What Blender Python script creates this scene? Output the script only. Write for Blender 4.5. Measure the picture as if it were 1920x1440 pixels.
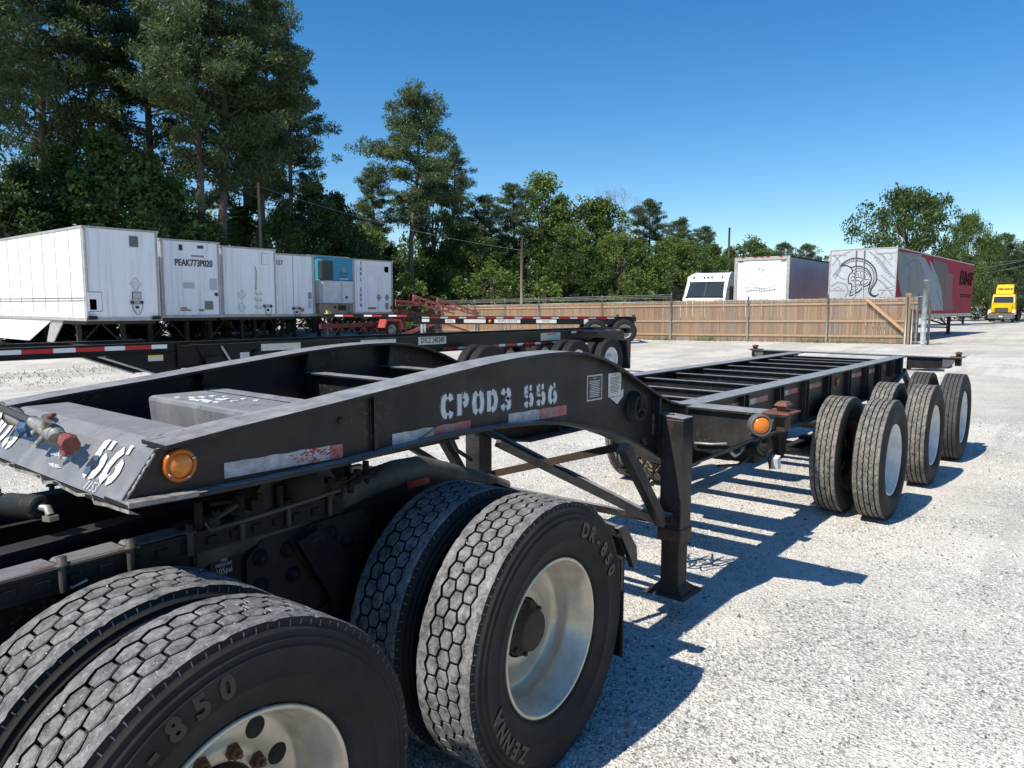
import bpy, math, random
import numpy as np
from math import sin, cos, pi, radians, atan2, sqrt
from mathutils import Matrix, Vector
random.seed(7); rng = np.random.default_rng(7)
for o in list(bpy.data.objects): bpy.data.objects.remove(o)
S = bpy.context.scene; COL = S.collection

# ------------------------------------------------------------------ camera, sky, sun, exposure
CAMH = 1.78; FPX = 1372.0
_p, _r, _y = radians(6.03), radians(.17), radians(39.28)
_Rx = np.array([[1,0,0],[0,cos(_p),-sin(_p)],[0,sin(_p),cos(_p)]])
_Rz = np.array([[cos(_r),-sin(_r),0],[sin(_r),cos(_r),0],[0,0,1]])
_M = _Rz @ _Rx
ROT = np.stack([_M@np.array([sin(_y),0,cos(_y)]), _M@np.array([-cos(_y),0,sin(_y)]), _M@np.array([0,-1,0])])
cam = bpy.data.cameras.new('camera'); camo = bpy.data.objects.new('camera', cam); COL.objects.link(camo)
_m3 = Matrix(((ROT[0,0],-ROT[0,1],-ROT[0,2]),(ROT[1,0],-ROT[1,1],-ROT[1,2]),(ROT[2,0],-ROT[2,1],-ROT[2,2])))
camo.matrix_world = Matrix.Translation((0,0,CAMH)) @ _m3.to_4x4()
cam.sensor_width = 36; cam.lens = FPX/1920*36; cam.clip_start = .05; cam.clip_end = 3000
S.camera = camo
SUN = Vector((-.975,.179,1.19)).normalized()
w = bpy.data.worlds.new('World'); S.world = w; w.use_nodes = True
nt = w.node_tree; nt.nodes.clear()
out = nt.nodes.new('ShaderNodeOutputWorld'); bg = nt.nodes.new('ShaderNodeBackground'); sky = nt.nodes.new('ShaderNodeTexSky')
sky.sky_type = 'NISHITA'; sky.sun_disc = False
sky.sun_elevation = math.asin(SUN.z); sky.sun_rotation = atan2(SUN.x, SUN.y)
sky.altitude = 200; sky.air_density = 1.0; sky.dust_density = .35; sky.ozone_density = 3.0
bg.inputs[1].default_value = .112
hs_ = nt.nodes.new('ShaderNodeHueSaturation'); hs_.inputs['Saturation'].default_value = 1.36   # deep clear sky as the phone recorded it
nt.links.new(sky.outputs[0], hs_.inputs['Color']); nt.links.new(hs_.outputs[0], bg.inputs[0]); nt.links.new(bg.outputs[0], out.inputs[0])
sl = bpy.data.lights.new('sun', 'SUN'); sl.energy = 5.0; sl.angle = radians(.53); sl.color = (1,.925,.80)
so = bpy.data.objects.new('sun', sl); COL.objects.link(so); so.rotation_euler = SUN.to_track_quat('Z','Y').to_euler(); so.location = (-20,5,30)
S.view_settings.view_transform = 'Standard'; S.view_settings.look = 'None'
S.view_settings.exposure = 0.45; S.view_settings.gamma = 1; S.view_settings.use_curve_mapping = False

# ------------------------------------------------------------------ helpers
def _ray(px, py): return ROT @ np.array([px-960., py-720., FPX])
def wy(px, py, Y): r = _ray(px,py); t = Y/r[1]; return (t*r[0], Y, CAMH+t*r[2])
def wx(px, py, X): r = _ray(px,py); t = X/r[0]; return (X, t*r[1], CAMH+t*r[2])
def at(px, D):                                  # ground position seen in column px of the view at depth D
    r = _ray(px, 575.); t = D/FPX; return (t*r[0], t*r[1])
def ground_z(x, y=0):
    t = min(1, max(0, (x-18)/13)); return .38*t*t*(3-2*t)*min(1, max(0, 1-(y-5)/28))

def tag(o, label=None, cat=None, group=None, kind=None):
    if label: o['label'] = label
    if cat: o['category'] = cat
    if group: o['group'] = group
    if kind: o['kind'] = kind
    return o
def thing(name, label, cat, loc=(0,0,0), rz=0, group=None):
    o = bpy.data.objects.new(name, None); COL.objects.link(o); o.location = loc; o.rotation_euler = (0,0,rz)
    o.empty_display_size = .2
    return tag(o, label, cat, group)
def link(name, me, parent=None, loc=None, rot=None, sc=None):
    o = bpy.data.objects.new(name, me); COL.objects.link(o)
    if parent: o.parent = parent
    if loc is not None: o.location = loc
    if rot is not None: o.rotation_euler = rot
    if sc is not None: o.scale = sc
    return o
def copy_tree(o, parent=None):
    c = o.copy(); COL.objects.link(c)
    if parent: c.parent = parent
    for ch in o.children: copy_tree(ch, c)
    return c

class MB:
    def __init__(s, off=(0,0,0)): s.v = []; s.f = []; s.m = []; s.sm = []; s.off = off
    def add(s, vs, fs, m=0, smooth=False):
        b = len(s.v); s.v += [tuple(map(float, v)) for v in vs]
        for f in fs: s.f.append(tuple(i+b for i in f)); s.m.append(m); s.sm.append(smooth)
        return s
    def box(s, a, b, m=0):
        x0,y0,z0 = a; x1,y1,z1 = b
        return s.add([(x0,y0,z0),(x1,y0,z0),(x1,y1,z0),(x0,y1,z0),(x0,y0,z1),(x1,y0,z1),(x1,y1,z1),(x0,y1,z1)],
            [(0,3,2,1),(4,5,6,7),(0,1,5,4),(1,2,6,5),(2,3,7,6),(3,0,4,7)], m)
    def cbox(s, c, h, m=0): return s.box((c[0]-h[0],c[1]-h[1],c[2]-h[2]), (c[0]+h[0],c[1]+h[1],c[2]+h[2]), m)
    def hull8(s, bot, top, m=0):                 # two matching quads
        return s.add(list(bot)+list(top), [(0,3,2,1),(4,5,6,7),(0,1,5,4),(1,2,6,5),(2,3,7,6),(3,0,4,7)], m)
    def bar(s, p, q, w, h, m=0, up=(0,0,1)):     # rectangular bar between two points
        p = Vector(p); q = Vector(q); d = (q-p).normalized(); u = Vector(up)
        if abs(d.dot(u)) > .95: u = Vector((1,0,0))
        a = d.cross(u).normalized()*w/2; b = a.cross(d).normalized()*h/2
        r = lambda c: [c-a-b, c+a-b, c+a+b, c-a+b]
        return s.add(r(p)+r(q), [(0,3,2,1),(4,5,6,7),(0,1,5,4),(1,2,6,5),(2,3,7,6),(3,0,4,7)], m)
    def tube(s, pts, r, n=8, m=0, cap=True, smooth=True):
        P = [Vector(p) for p in pts]; k = len(P); rr = r if isinstance(r,(list,tuple)) else [r]*k
        ref = None; vs = []
        for i in range(k):
            d = (P[min(i+1,k-1)]-P[max(i-1,0)]).normalized()
            if ref is None:
                ref = Vector((0,0,1)) if abs(d.z) < .9 else Vector((1,0,0))
            a = d.cross(ref).normalized(); b = d.cross(a).normalized(); ref = a.cross(d)
            vs += [P[i]+(a*cos(2*pi*j/n)+b*sin(2*pi*j/n))*rr[i] for j in range(n)]
        fs = [(i*n+j, i*n+(j+1)%n, (i+1)*n+(j+1)%n, (i+1)*n+j) for i in range(k-1) for j in range(n)]
        s.add(vs, fs, m, smooth)
        if cap:
            b = len(s.v)-len(vs)
            s.f += [tuple(b+j for j in range(n)), tuple(b+(k-1)*n+j for j in reversed(range(n)))]; s.m += [m,m]; s.sm += [False,False]
        return s
    def lathe(s, prof, n=48, m=0, smooth=True, closed=False, c=(0,0,0), wob=None):   # prof: (r, y) about the Y axis
        k = len(prof); vs = []
        for j in range(n):
            a = 2*pi*j/n
            for i,(r,y) in enumerate(prof):
                dy = wob(i,j) if wob else 0
                vs.append((c[0]+r*cos(a), c[1]+y+dy, c[2]+r*sin(a)))
        kk = k if closed else k-1
        fs = [(j*k+i, j*k+(i+1)%k, ((j+1)%n)*k+(i+1)%k, ((j+1)%n)*k+i) for j in range(n) for i in range(kk)]
        return s.add(vs, fs, m, smooth)
    def prism(s, poly, a, b, ax=1, m=0):         # 2-D outline extruded along axis ax from a to b
        n = len(poly)
        def mk(p,t):
            if ax == 1: return (p[0], t, p[1])
            if ax == 0: return (t, p[0], p[1])
            return (p[0], p[1], t)
        vs = [mk(p,a) for p in poly]+[mk(p,b) for p in poly]
        fs = [tuple(range(n)), tuple(range(2*n-1,n-1,-1))]+[(i,(i+1)%n,n+(i+1)%n,n+i) for i in range(n)]
        return s.add(vs, fs, m)
    def strip(s, up, lo, y0, y1, m=0):           # solid between two X-Z polylines of equal length, from y0 to y1
        n = len(up); vs = []
        for (ux,uz),(lx,lz) in zip(up,lo): vs += [(ux,y0,uz),(ux,y1,uz),(lx,y1,lz),(lx,y0,lz)]
        fs = [(0,1,2,3),(4*n-4,4*n-1,4*n-2,4*n-3)]
        for i in range(n-1):
            b = 4*i
            for j in range(4): fs.append((b+j, b+4+j, b+4+(j+1)%4, b+(j+1)%4))
        return s.add(vs, fs, m)
    def mesh(s, name, mats):
        me = bpy.data.meshes.new(name); o = s.off
        me.from_pydata([(v[0]-o[0],v[1]-o[1],v[2]-o[2]) for v in s.v], [], s.f)
        for x in (mats if isinstance(mats,(list,tuple)) else [mats]): me.materials.append(x)
        me.polygons.foreach_set('material_index', s.m); me.polygons.foreach_set('use_smooth', s.sm)
        me.update(); return me
    def build(s, name, mats, parent=None, bevel=0, **k):
        o = link(name, s.mesh(name, mats), parent, **k)
        if bevel:
            b = o.modifiers.new('bevel','BEVEL'); b.width = bevel; b.segments = 2; b.limit_method = 'ANGLE'; b.angle_limit = radians(40)
        return o
def fixn(o):
    import bmesh
    bm = bmesh.new(); bm.from_mesh(o.data); bmesh.ops.recalc_face_normals(bm, faces=bm.faces); bm.to_mesh(o.data); bm.free(); return o

# ------------------------------------------------------------------ materials
class NT:
    def __init__(s, name):
        s.mat = bpy.data.materials.new(name); s.mat.use_nodes = True; s.t = s.mat.node_tree; s.t.nodes.clear()
        s.o = s.n('ShaderNodeOutputMaterial'); s.b = s.n('ShaderNodeBsdfPrincipled'); s.l(s.b.outputs[0], s.o.inputs[0])
        s.tc = s.n('ShaderNodeTexCoord')
    def n(s, k, **a):
        x = s.t.nodes.new(k)
        for p,v in a.items(): setattr(x,p,v)
        return x
    def l(s, a, b): s.t.links.new(a, b)
    def vec(s, sc=(1,1,1), world=False):
        m = s.n('ShaderNodeMapping'); m.inputs['Scale'].default_value = sc
        if world: g = s.n('ShaderNodeNewGeometry'); s.l(g.outputs['Position'], m.inputs[0])
        else: s.l(s.tc.outputs['Object'], m.inputs[0])
        return m.outputs[0]
    def noise(s, scale, detail=4, rough=.6, sc=(1,1,1), world=False, dist=0):
        x = s.n('ShaderNodeTexNoise'); x.inputs['Scale'].default_value = scale; x.inputs['Detail'].default_value = detail
        x.inputs['Roughness'].default_value = rough; x.inputs['Distortion'].default_value = dist
        s.l(s.vec(sc, world), x.inputs[0]); return x.outputs[0]
    def vor(s, scale, world=False, feature='F1', out='Distance', rand=1):
        x = s.n('ShaderNodeTexVoronoi', feature=feature); x.inputs['Scale'].default_value = scale; x.inputs['Randomness'].default_value = rand
        s.l(s.vec((1,1,1), world), x.inputs[0]); return x.outputs[out]
    def ramp(s, fac, stops):
        x = s.n('ShaderNodeValToRGB'); e = x.color_ramp.elements
        while len(e) < len(stops): e.new(.5)
        for i,(p,c) in enumerate(stops):
            e[i].position = p; c = (c,c,c) if not isinstance(c,(tuple,list)) else c; e[i].color = (*c,1)
        s.l(fac, x.inputs[0]); return x.outputs[0]
    def mix(s, fac, a, b, mode='MIX'):
        x = s.n('ShaderNodeMix', data_type='RGBA', blend_type=mode)
        for v,i in ((fac,0),(a,6),(b,7)):
            if isinstance(v,(int,float)): x.inputs[i].default_value = v if i == 0 else (v,v,v,1)
            elif isinstance(v,(tuple,list)): x.inputs[i].default_value = (*v,1)
            else: s.l(v, x.inputs[i])
        return x.outputs[2]
    def math(s, op, a, b=0., clamp=False):
        x = s.n('ShaderNodeMath', operation=op, use_clamp=clamp)
        for i,v in enumerate((a,b)):
            if isinstance(v,(int,float)): x.inputs[i].default_value = v
            else: s.l(v, x.inputs[i])
        return x.outputs[0]
    def set(s, k, v):
        if isinstance(v,(int,float)): s.b.inputs[k].default_value = v
        elif isinstance(v,(tuple,list)): s.b.inputs[k].default_value = (*v,1)
        else: s.l(v, s.b.inputs[k])
    def bump(s, h, strength=.3, dist=.01):
        x = s.n('ShaderNodeBump'); x.inputs['Strength'].default_value = strength; x.inputs['Distance'].default_value = dist
        s.l(h, x.inputs['Height']); s.l(x.outputs[0], s.b.inputs['Normal'])
_MC = {}
def pm(name, col, col2=None, sc=6, rough=.6, metal=0, bump=.0, bsc=60, lo=.35, hi=.7, rnd=0, spec=.5, stretch=(1,1,1)):
    if name in _MC: return _MC[name]
    t = NT(name); c = col
    if col2: c = t.mix(t.ramp(t.noise(sc, 6, .65, stretch), [(lo,0.),(hi,1.)]), col, col2)
    if rnd:
        oi = t.n('ShaderNodeObjectInfo'); f = t.ramp(oi.outputs['Random'], [(0.,1-rnd),(1.,1+rnd if rnd<.3 else 1.)])
        c = t.mix(1., c, f, 'MULTIPLY')
    t.set('Base Color', c); t.set('Roughness', rough); t.set('Metallic', metal); t.set('Specular IOR Level', spec)
    if bump: t.bump(t.noise(bsc, 4), bump, .004)
    _MC[name] = t.mat; return t.mat

def steel_black(name, base=(.010,.010,.0115), dusty=(.034,.033,.031), rust=(.12,.042,.014), dustamt=.5, rustamt=.5, rough=.42, top=(.33,.335,.35)):
    t = NT(name)
    d = t.ramp(t.noise(3.2, 8, .7), [(.42,0.),(.8,dustamt)])
    vert = t.ramp(t.noise(9, 4, .6, (1,1,.12)), [(.52,0.),(.75,dustamt*.55)])
    c = t.mix(d, base, dusty); c = t.mix(vert, c, dusty)
    g = t.n('ShaderNodeNewGeometry'); sx = t.n('ShaderNodeSeparateXYZ'); t.l(g.outputs['True Normal'], sx.inputs[0])
    up = t.math('MULTIPLY', t.ramp(sx.outputs[2], [(.6,0.),(.95,1.)]), t.ramp(t.noise(14, 6, .7), [(.25,.35),(.75,.95)]))
    c = t.mix(up, c, top)             # settled road dust on upward faces
    r = t.math('MULTIPLY', t.ramp(t.noise(5.5, 8, .75), [(.56,0.),(.66,1.)]), t.ramp(t.noise(38, 5, .7), [(.42,0.),(.6,1.)]))
    r = t.math('MULTIPLY', r, rustamt)
    c = t.mix(r, c, rust)
    sp = t.ramp(t.noise(90, 3, .6), [(.68,0.),(.74,.35)]); c = t.mix(sp, c, (.09,.085,.075))
    fl = t.math('MULTIPLY', t.ramp(t.noise(3.7, 4, .6), [(.50,0.),(.60,1.)]), t.ramp(t.noise(42, 4, .65), [(.58,0.),(.63,.7)])); c = t.mix(fl, c, (.085,.068,.05))
    t.set('Base Color', c); t.set('Roughness', t.mix(r, t.ramp(t.noise(7,4), [(.3,rough-.08),(.7,rough+.16)]), .85))
    t.set('Specular IOR Level', .3)
    t.bump(t.noise(26, 6, .7), .22, .004); _MC[name] = t.mat; return t.mat
M_BLACK = steel_black('black_painted_steel')
M_BLACKR = steel_black('rust_flecked_black_steel', dusty=(.055,.05,.043), rust=(.10,.045,.02), rustamt=.8, dustamt=.8, rough=.5)
M_DARK = steel_black('greasy_frame_steel', base=(.006,.006,.007), dusty=(.018,.017,.016), rustamt=.15, dustamt=.35, rough=.6, top=(.035,.034,.032))
M_BLKNEW = pm('clean_black_paint', (.006,.006,.007), (.012,.012,.013), sc=3, rough=.35, spec=.22)
M_PLATE = steel_black('scuffed_front_plate', base=(.135,.14,.155), dusty=(.28,.28,.28), rust=(.2,.07,.03), dustamt=.85, rustamt=.35, rough=.4, top=(.24,.245,.255))
M_RUST = pm('rusty_steel', (.11,.045,.022), (.035,.022,.016), sc=12, rough=.85, bump=.5, bsc=60)
M_RUSTY_DARK = pm('dark_rusty_steel', (.05,.026,.015), (.022,.018,.016), sc=16, rough=.8, bump=.5, bsc=50)
M_REDRUST = pm('red_oxide_paint', (.19,.07,.042), (.07,.038,.028), sc=20, rough=.75, bump=.3)
M_BRICK = pm('red_brown_wheel_paint', (.19,.052,.028), (.10,.035,.022), sc=9, rough=.7)
M_RUB = pm('tyre_rubber', (.011,.011,.012), (.026,.025,.024), sc=5, rough=.75, bump=.15, bsc=120, spec=.25, stretch=(1,1,1))
def _dusty(name, dirty, lo, hi, base=(.042,.042,.045)):
    t = NT(name); n = t.noise(26, 8, .75); b = t.ramp(n, [(lo,0.),(hi,1.)])
    big = t.ramp(t.noise(5, 3), [(.35,.55),(.65,1.)]); c = t.mix(t.math('MULTIPLY', b, big), base, dirty)
    c = t.mix(t.ramp(t.noise(140,2), [(.62,0.),(.7,.55)]), c, (.45,.44,.41))
    t.set('Base Color', c); t.set('Roughness', .9); t.set('Specular IOR Level', .25); t.bump(t.noise(120,5,.7), .5, .004)
    _MC[name] = t.mat; return t.mat
M_TREAD = _dusty('chalk_dusted_tread', (.31,.31,.315), .36, .68, (.05,.05,.054))
M_TREAD2 = _dusty('dusty_ribbed_tread', (.33,.31,.27), .36, .70)
M_GROOVE = pm('groove_rubber', (.008,.008,.009), (.02,.02,.02), sc=30, rough=.9)
M_RIMW = pm('white_wheel_paint', (.62,.63,.62), (.42,.42,.40), sc=8, rough=.38, lo=.45, hi=.8)
M_RIMC = pm('cream_wheel_paint', (.56,.50,.40), (.34,.28,.20), sc=10, rough=.3, metal=.35, lo=.4, hi=.85)
M_AMBER = NT('amber_lens'); M_AMBER.set('Base Color', (.62,.17,.008)); M_AMBER.set('Roughness', .22); M_AMBER.set('Coat Weight', .4); M_AMBER = M_AMBER.mat
M_AMBERD = pm('amber_lens_ring', (.42,.10,.006), rough=.3)
M_CHROME = pm('zinc_metal', (.5,.5,.5), (.35,.35,.34), rough=.35, metal=1)
M_GALV = pm('galvanised_steel', (.42,.44,.46), (.28,.30,.32), sc=10, rough=.5, metal=.35)
M_ALU = pm('cast_aluminium', (.36,.35,.32), (.2,.19,.17), sc=40, rough=.5, metal=.6, bump=.3)
M_PAINTW = pm('white_stencil_paint', (.60,.62,.62), (.38,.40,.41), sc=30, rough=.7, lo=.45, hi=.85)
def _tape(name, col, wear):
    t = NT(name); b = t.ramp(t.noise(22, 7, .75), [(.40,0.),(.62,wear)])
    t.set('Base Color', t.mix(b, col, (.22,.22,.225))); t.set('Roughness', .5); t.bump(t.noise(60,4), .4, .002); _MC[name]=t.mat; return t.mat
M_TAPEW = _tape('worn_white_reflective_tape', (.42,.44,.46), .9)
M_TAPER = _tape('worn_red_reflective_tape', (.36,.045,.05), .8)
M_TW = pm('white_reflective_tape', (.72,.72,.72), rough=.4)
M_TR = pm('red_reflective_tape', (.45,.012,.018), rough=.4)
M_WOODN = None

def text(body, size, m, parent=None, name='lettering', loc=(0,0,0), rot=(0,0,0), sx=1., extr=0., bold=0., align='CENTER', spacing=1., shear=0.):
    cu = bpy.data.curves.new(name, 'FONT'); cu.body = body; cu.size = size; cu.extrude = extr; cu.offset = bold
    cu.align_x = align; cu.align_y = 'CENTER'; cu.space_character = spacing; cu.shear = shear; cu.resolution_u = 3
    t = bpy.data.objects.new('tmp', cu); COL.objects.link(t); bpy.context.view_layer.update()
    me = bpy.data.meshes.new_from_object(t.evaluated_get(bpy.context.evaluated_depsgraph_get()))
    bpy.data.objects.remove(t); me.name = name; me.materials.clear(); me.materials.append(m)
    for p in me.polygons: p.material_index = 0
    o = link(name, me, parent, loc, rot, (sx,1,1)); return o
def ribbon(mb, pts, wd, m=0, closed=False):      # flat band in 3-D along pts (list of (p, inplane-normal axes handled by caller))
    pass
def band2(pts, wd):                               # 2-D polyline -> quads outlines
    n = len(pts); L = []; Rr = []
    for i,p in enumerate(pts):
        a = pts[max(i-1,0)]; b = pts[min(i+1,n-1)]; dx,dy = b[0]-a[0], b[1]-a[1]; k = math.hypot(dx,dy) or 1
        ww = wd[i] if isinstance(wd,(list,tuple)) else wd
        L.append((p[0]-dy/k*ww/2, p[1]+dx/k*ww/2)); Rr.append((p[0]+dy/k*ww/2, p[1]-dx/k*ww/2))
    return L, Rr
def add_band(mb, pts, wd, f3, m=0):
    L, Rr = band2(pts, wd); vs = [f3(p) for p in L]+[f3(p) for p in Rr]; n = len(pts)
    mb.add(vs, [(i,i+1,n+i+1,n+i) for i in range(n-1)], m)
def arc(cx, cy, rx, ry, a0, a1, n=10): return [(cx+rx*cos(radians(a0+(a1-a0)*i/n)), cy+ry*sin(radians(a0+(a1-a0)*i/n))) for i in range(n+1)]
# ------------------------------------------------------------------ the ground
def make_ground():
    xs = np.concatenate([[-900,-300,-100,-40], np.arange(-20,60,2.), [60,80,110,150,220,400,900]]); ys = np.concatenate([[-900,-300,-100,-50], np.arange(-40,90,10.), [90,150,300,900]])
    mb = MB(); nx, ny = len(xs), len(ys)
    vs = [(x,y,ground_z(x,y)) for x in xs for y in ys]
    mb.add(vs, [(i*ny+j,(i+1)*ny+j,(i+1)*ny+j+1,i*ny+j+1) for i in range(nx-1) for j in range(ny-1)], 0, True)
    t = NT('crushed_granite_gravel')
    fine = t.noise(75, 5, .8, world=True); mid = t.noise(22, 5, .7, world=True); big = t.noise(.55, 6, .65, world=True); huge = t.noise(.09, 4, .6, world=True)
    vc = t.vor(62, True, out='Color'); sep = t.n('ShaderNodeSeparateColor'); t.l(vc, sep.inputs[0])
    c = t.ramp(sep.outputs[0], [(.0,(.15,.15,.15)),(.12,(.33,.325,.31)),(.5,(.52,.505,.47)),(1.,(.66,.64,.60))])
    c = t.mix(t.ramp(fine, [(.34,.75),(.48,0.)]), c, (.16,.16,.16))
    pale = t.mix(t.ramp(mid, [(.3,0.),(.7,1.)]), (.66,.63,.575), (.56,.54,.495))
    c = t.mix(t.ramp(big, [(.44,0.),(.56,.95)]), c, pale)
    c = t.mix(t.ramp(huge, [(.42,0.),(.62,.5)]), c, (.47,.43,.36))
    tr = t.noise(1.5, 6, .62, (.10,1,1), True); c = t.mix(t.ramp(tr, [(.52,0.),(.66,.55)]), c, (.33,.315,.285))
    st = t.noise(.35, 7, .7, world=True); c = t.mix(t.ramp(st, [(.60,0.),(.72,.5)]), c, (.28,.265,.235))
    dk = t.noise(130, 2, .6, world=True); c = t.mix(t.ramp(dk, [(.30,.85),(.40,0.)]), c, (.07,.07,.07))
    t.set('Base Color', c); t.set('Roughness', .95); t.set('Specular IOR Level', .2)
    h = t.math('ADD', t.math('MULTIPLY', t.vor(62, True), 1.0), t.math('MULTIPLY', mid, 1.2)); h = t.math('ADD', h, t.math('MULTIPLY', big, 2.))
    t.bump(h, .75, .016)
    o = mb.build('ground', t.mat); tag(o, kind='structure')
    # loose stones over the near part of the yard
    N = 150000
    fx = rng.random(N*3); ang = rng.uniform(-.66,.66,N*3); D = 2.4*np.exp(fx*np.log(14/2.4))
    th = np.arctan2(ROT[1,2],ROT[0,2])-ang
    X = D*np.cos(th); Y = D*np.sin(th)
    pn = np.sin(X*1.7+1.1*np.sin(Y*2.3))+np.sin(Y*1.9+1.3*np.sin(X*1.1+.5))
    keep = rng.random(N*3) < np.clip(.62-.28*pn,.12,.95); X=X[keep][:N]; Y=Y[keep][:N]; D=D[keep][:N]; N=len(X)
    s = .0045*np.exp(rng.normal(0,.42,N))*(1+.05*D); s = np.minimum(s,.024); big_ = rng.random(N)<.0016; s[big_] = rng.uniform(.013,.026,big_.sum())
    a = rng.uniform(0,6.28,N); V = np.zeros((N,5,3),np.float32)
    for k in range(4):
        rr = s*rng.uniform(.7,1.35,N); V[:,k,0] = X+rr*np.cos(a+k*1.571); V[:,k,1] = Y+rr*np.sin(a+k*1.571); V[:,k,2] = -s*.3
    V[:,4,0] = X+s*rng.uniform(-.45,.45,N); V[:,4,1] = Y+s*rng.uniform(-.45,.45,N); V[:,4,2] = s*rng.uniform(.45,1.0,N)
    F = np.array([[0,1,4],[1,2,4],[2,3,4],[3,0,4]])[None]+ (np.arange(N)*5)[:,None,None]
    me = np_mesh('gravel', V.reshape(-1,3), F.reshape(-1,3), np.repeat(rng.random(N),4))
    t = NT('gravel_stones'); at_ = t.n('ShaderNodeAttribute', attribute_name='shade')
    t.set('Base Color', t.ramp(at_.outputs['Fac'], [(0.,(.09,.09,.095)),(.18,(.22,.22,.22)),(.5,(.44,.43,.405)),(.85,(.62,.60,.57)),(1.,(.74,.73,.70))])); t.set('Roughness', .9); t.set('Specular IOR Level', .2)
    me.materials.append(t.mat)
    tag(link('gravel', me), 'loose grey and white crushed stone over the yard', 'gravel', kind='stuff')
def np_mesh(name, V, F, shade=None, smooth=False):
    me = bpy.data.meshes.new(name); k = F.shape[1]
    me.vertices.add(len(V)); me.vertices.foreach_set('co', np.ascontiguousarray(V, np.float32).ravel())
    me.loops.add(F.size); me.loops.foreach_set('vertex_index', F.astype(np.int32).ravel())
    me.polygons.add(len(F)); me.polygons.foreach_set('loop_start', np.arange(0,F.size,k,dtype=np.int32)); me.polygons.foreach_set('loop_total', np.full(len(F),k,np.int32))
    if shade is not None:
        a = me.attributes.new('shade','FLOAT','FACE'); a.data.foreach_set('value', np.asarray(shade,np.float32))
    me.update(calc_edges=True); return me
make_ground()

# ------------------------------------------------------------------ tyres and wheels (axle along local Y, outer face towards -Y)
def rot_xz(a, r, y): return (r*cos(a), y, r*sin(a))
def tread_tyre(name='tyre'):                      # drive tyre with hexagonal blocks; tread from y=0 to y=.236
    R0, mb = .523, MB()
    gd = .018; W = .236
    prof = [(.300,.030),(.308,.016),(.318,.010),(.322,.004),(.326,.005),(.36,-.012),(.38,-.017),(.383,-.0195),(.386,-.018),(.445,-.0225),(.452,-.026),(.455,-.0255),(.457,-.021),(.468,-.0185),(.470,-.021),(.473,-.0205),(.475,-.016),(.487,-.011),(.489,-.0135),(.493,-.0125),(.494,-.008),(.507,.000),(.514,.002)]
    side = prof+[(R0-gd,.006)]
    full = side+[(R0-gd,W-.006)]+[(r,W-y) for r,y in reversed(prof)]
    mb.lathe(full, 120, 1, True)
    mb.m = [1]*len(mb.f)
    ng = len(full)-1; gi = len(side)-1
    for k in range(len(mb.f)):
        if k % ng == gi: mb.m[k] = 2
    NB = 50; sh = .047; rw = (W-2*sh)/3; da = 2*pi/NB; b1 = rw*.36; b2 = rw*.64; g = .0054; ga = .0034/R0
    for sgn in (0,1):                            # shoulder ribs whose inner edge follows the hexagons
        n = NB*4; vs = []
        for j in range(n):
            a = 2*pi*j/n; ph = j%4
            e = {0:b2, 1:(b1+b2)/2, 2:b1, 3:(b1+b2)/2}[ph]
            inner = sh+rw*.5-e-g; yo = 0.0; rr = random.uniform(-.0006,.0006)
            y1,y2,y3 = yo, yo+.010, inner
            if sgn: y1,y2,y3 = W-y1,W-y2,W-y3
            ro = R0-.003-(.004 if j%8==0 else 0)
            vs += [rot_xz(a,R0-gd,y1-(.002 if not sgn else -.002)), rot_xz(a,ro,y1), rot_xz(a,R0+rr,y2), rot_xz(a,R0+rr-.0006,y3), rot_xz(a,R0-gd,y3)]
        fs = [(j*5+i, j*5+i+1, ((j+1)%n)*5+i+1, ((j+1)%n)*5+i) for j in range(n) for i in range(4)]
        mb.add(vs, [f for q,f in enumerate(fs) if q%4 in (1,2)], 0, False); mb.add(vs, [f for q,f in enumerate(fs) if q%4 in (0,3)], 1, False)
        for j in range(NB*2):                    # worn sidewall notches below the shoulder
            a = 2*pi*(j+.5)/(NB*2)+random.uniform(-.004,.004); y = -.0012 if not sgn else W+.0012; e = -.004 if not sgn else .004; dl=.0016/R0; ln=random.uniform(.008,.020)
            vs = [rot_xz(a-dl,.514,y),rot_xz(a+dl,.514,y),rot_xz(a+dl*1.5,.514-ln,y+e*.9),rot_xz(a-dl*.2,.514-ln,y+e*.9)]
            mb.add(vs, [(0,1,2,3)], 0)
    for row in range(3):
        yc = sh+rw*(row+.5)
        for j in range(NB):
            a0 = (j+(.5 if row==1 else 0))*da; ha = da*.5-ga
            q1, q2 = b1-g*.45, b2-g*.9
            hexa = [(-ha,-q1),(0,-q2),(ha,-q1),(ha,q1),(0,q2),(-ha,q1)]
            hexa = [(x+random.uniform(-.0006,.0006)/R0, y+random.uniform(-.0006,.0006)) for x,y in hexa]
            rt = R0+random.uniform(-.0007,.0005); tl = random.uniform(-.0005,.0005)
            vs = [rot_xz(a0+x,R0-gd,yc+y) for x,y in hexa]+[rot_xz(a0+x,rt-.0028,yc+y) for x,y in hexa]+[rot_xz(a0+x*.92,rt+tl*(1 if x>0 else -1),yc+y*.92) for x,y in hexa]
            fs = [(i,(i+1)%6,6+(i+1)%6,6+i) for i in range(6)]+[(6+i,6+(i+1)%6,12+(i+1)%6,12+i) for i in range(6)]+[tuple(range(12,18))]
            mb.add(vs, fs[:6], 1); mb.add(vs, fs[6:], 0)
    me = mb.mesh(name, [M_TREAD, M_RUB, M_GROOVE]); return me
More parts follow.
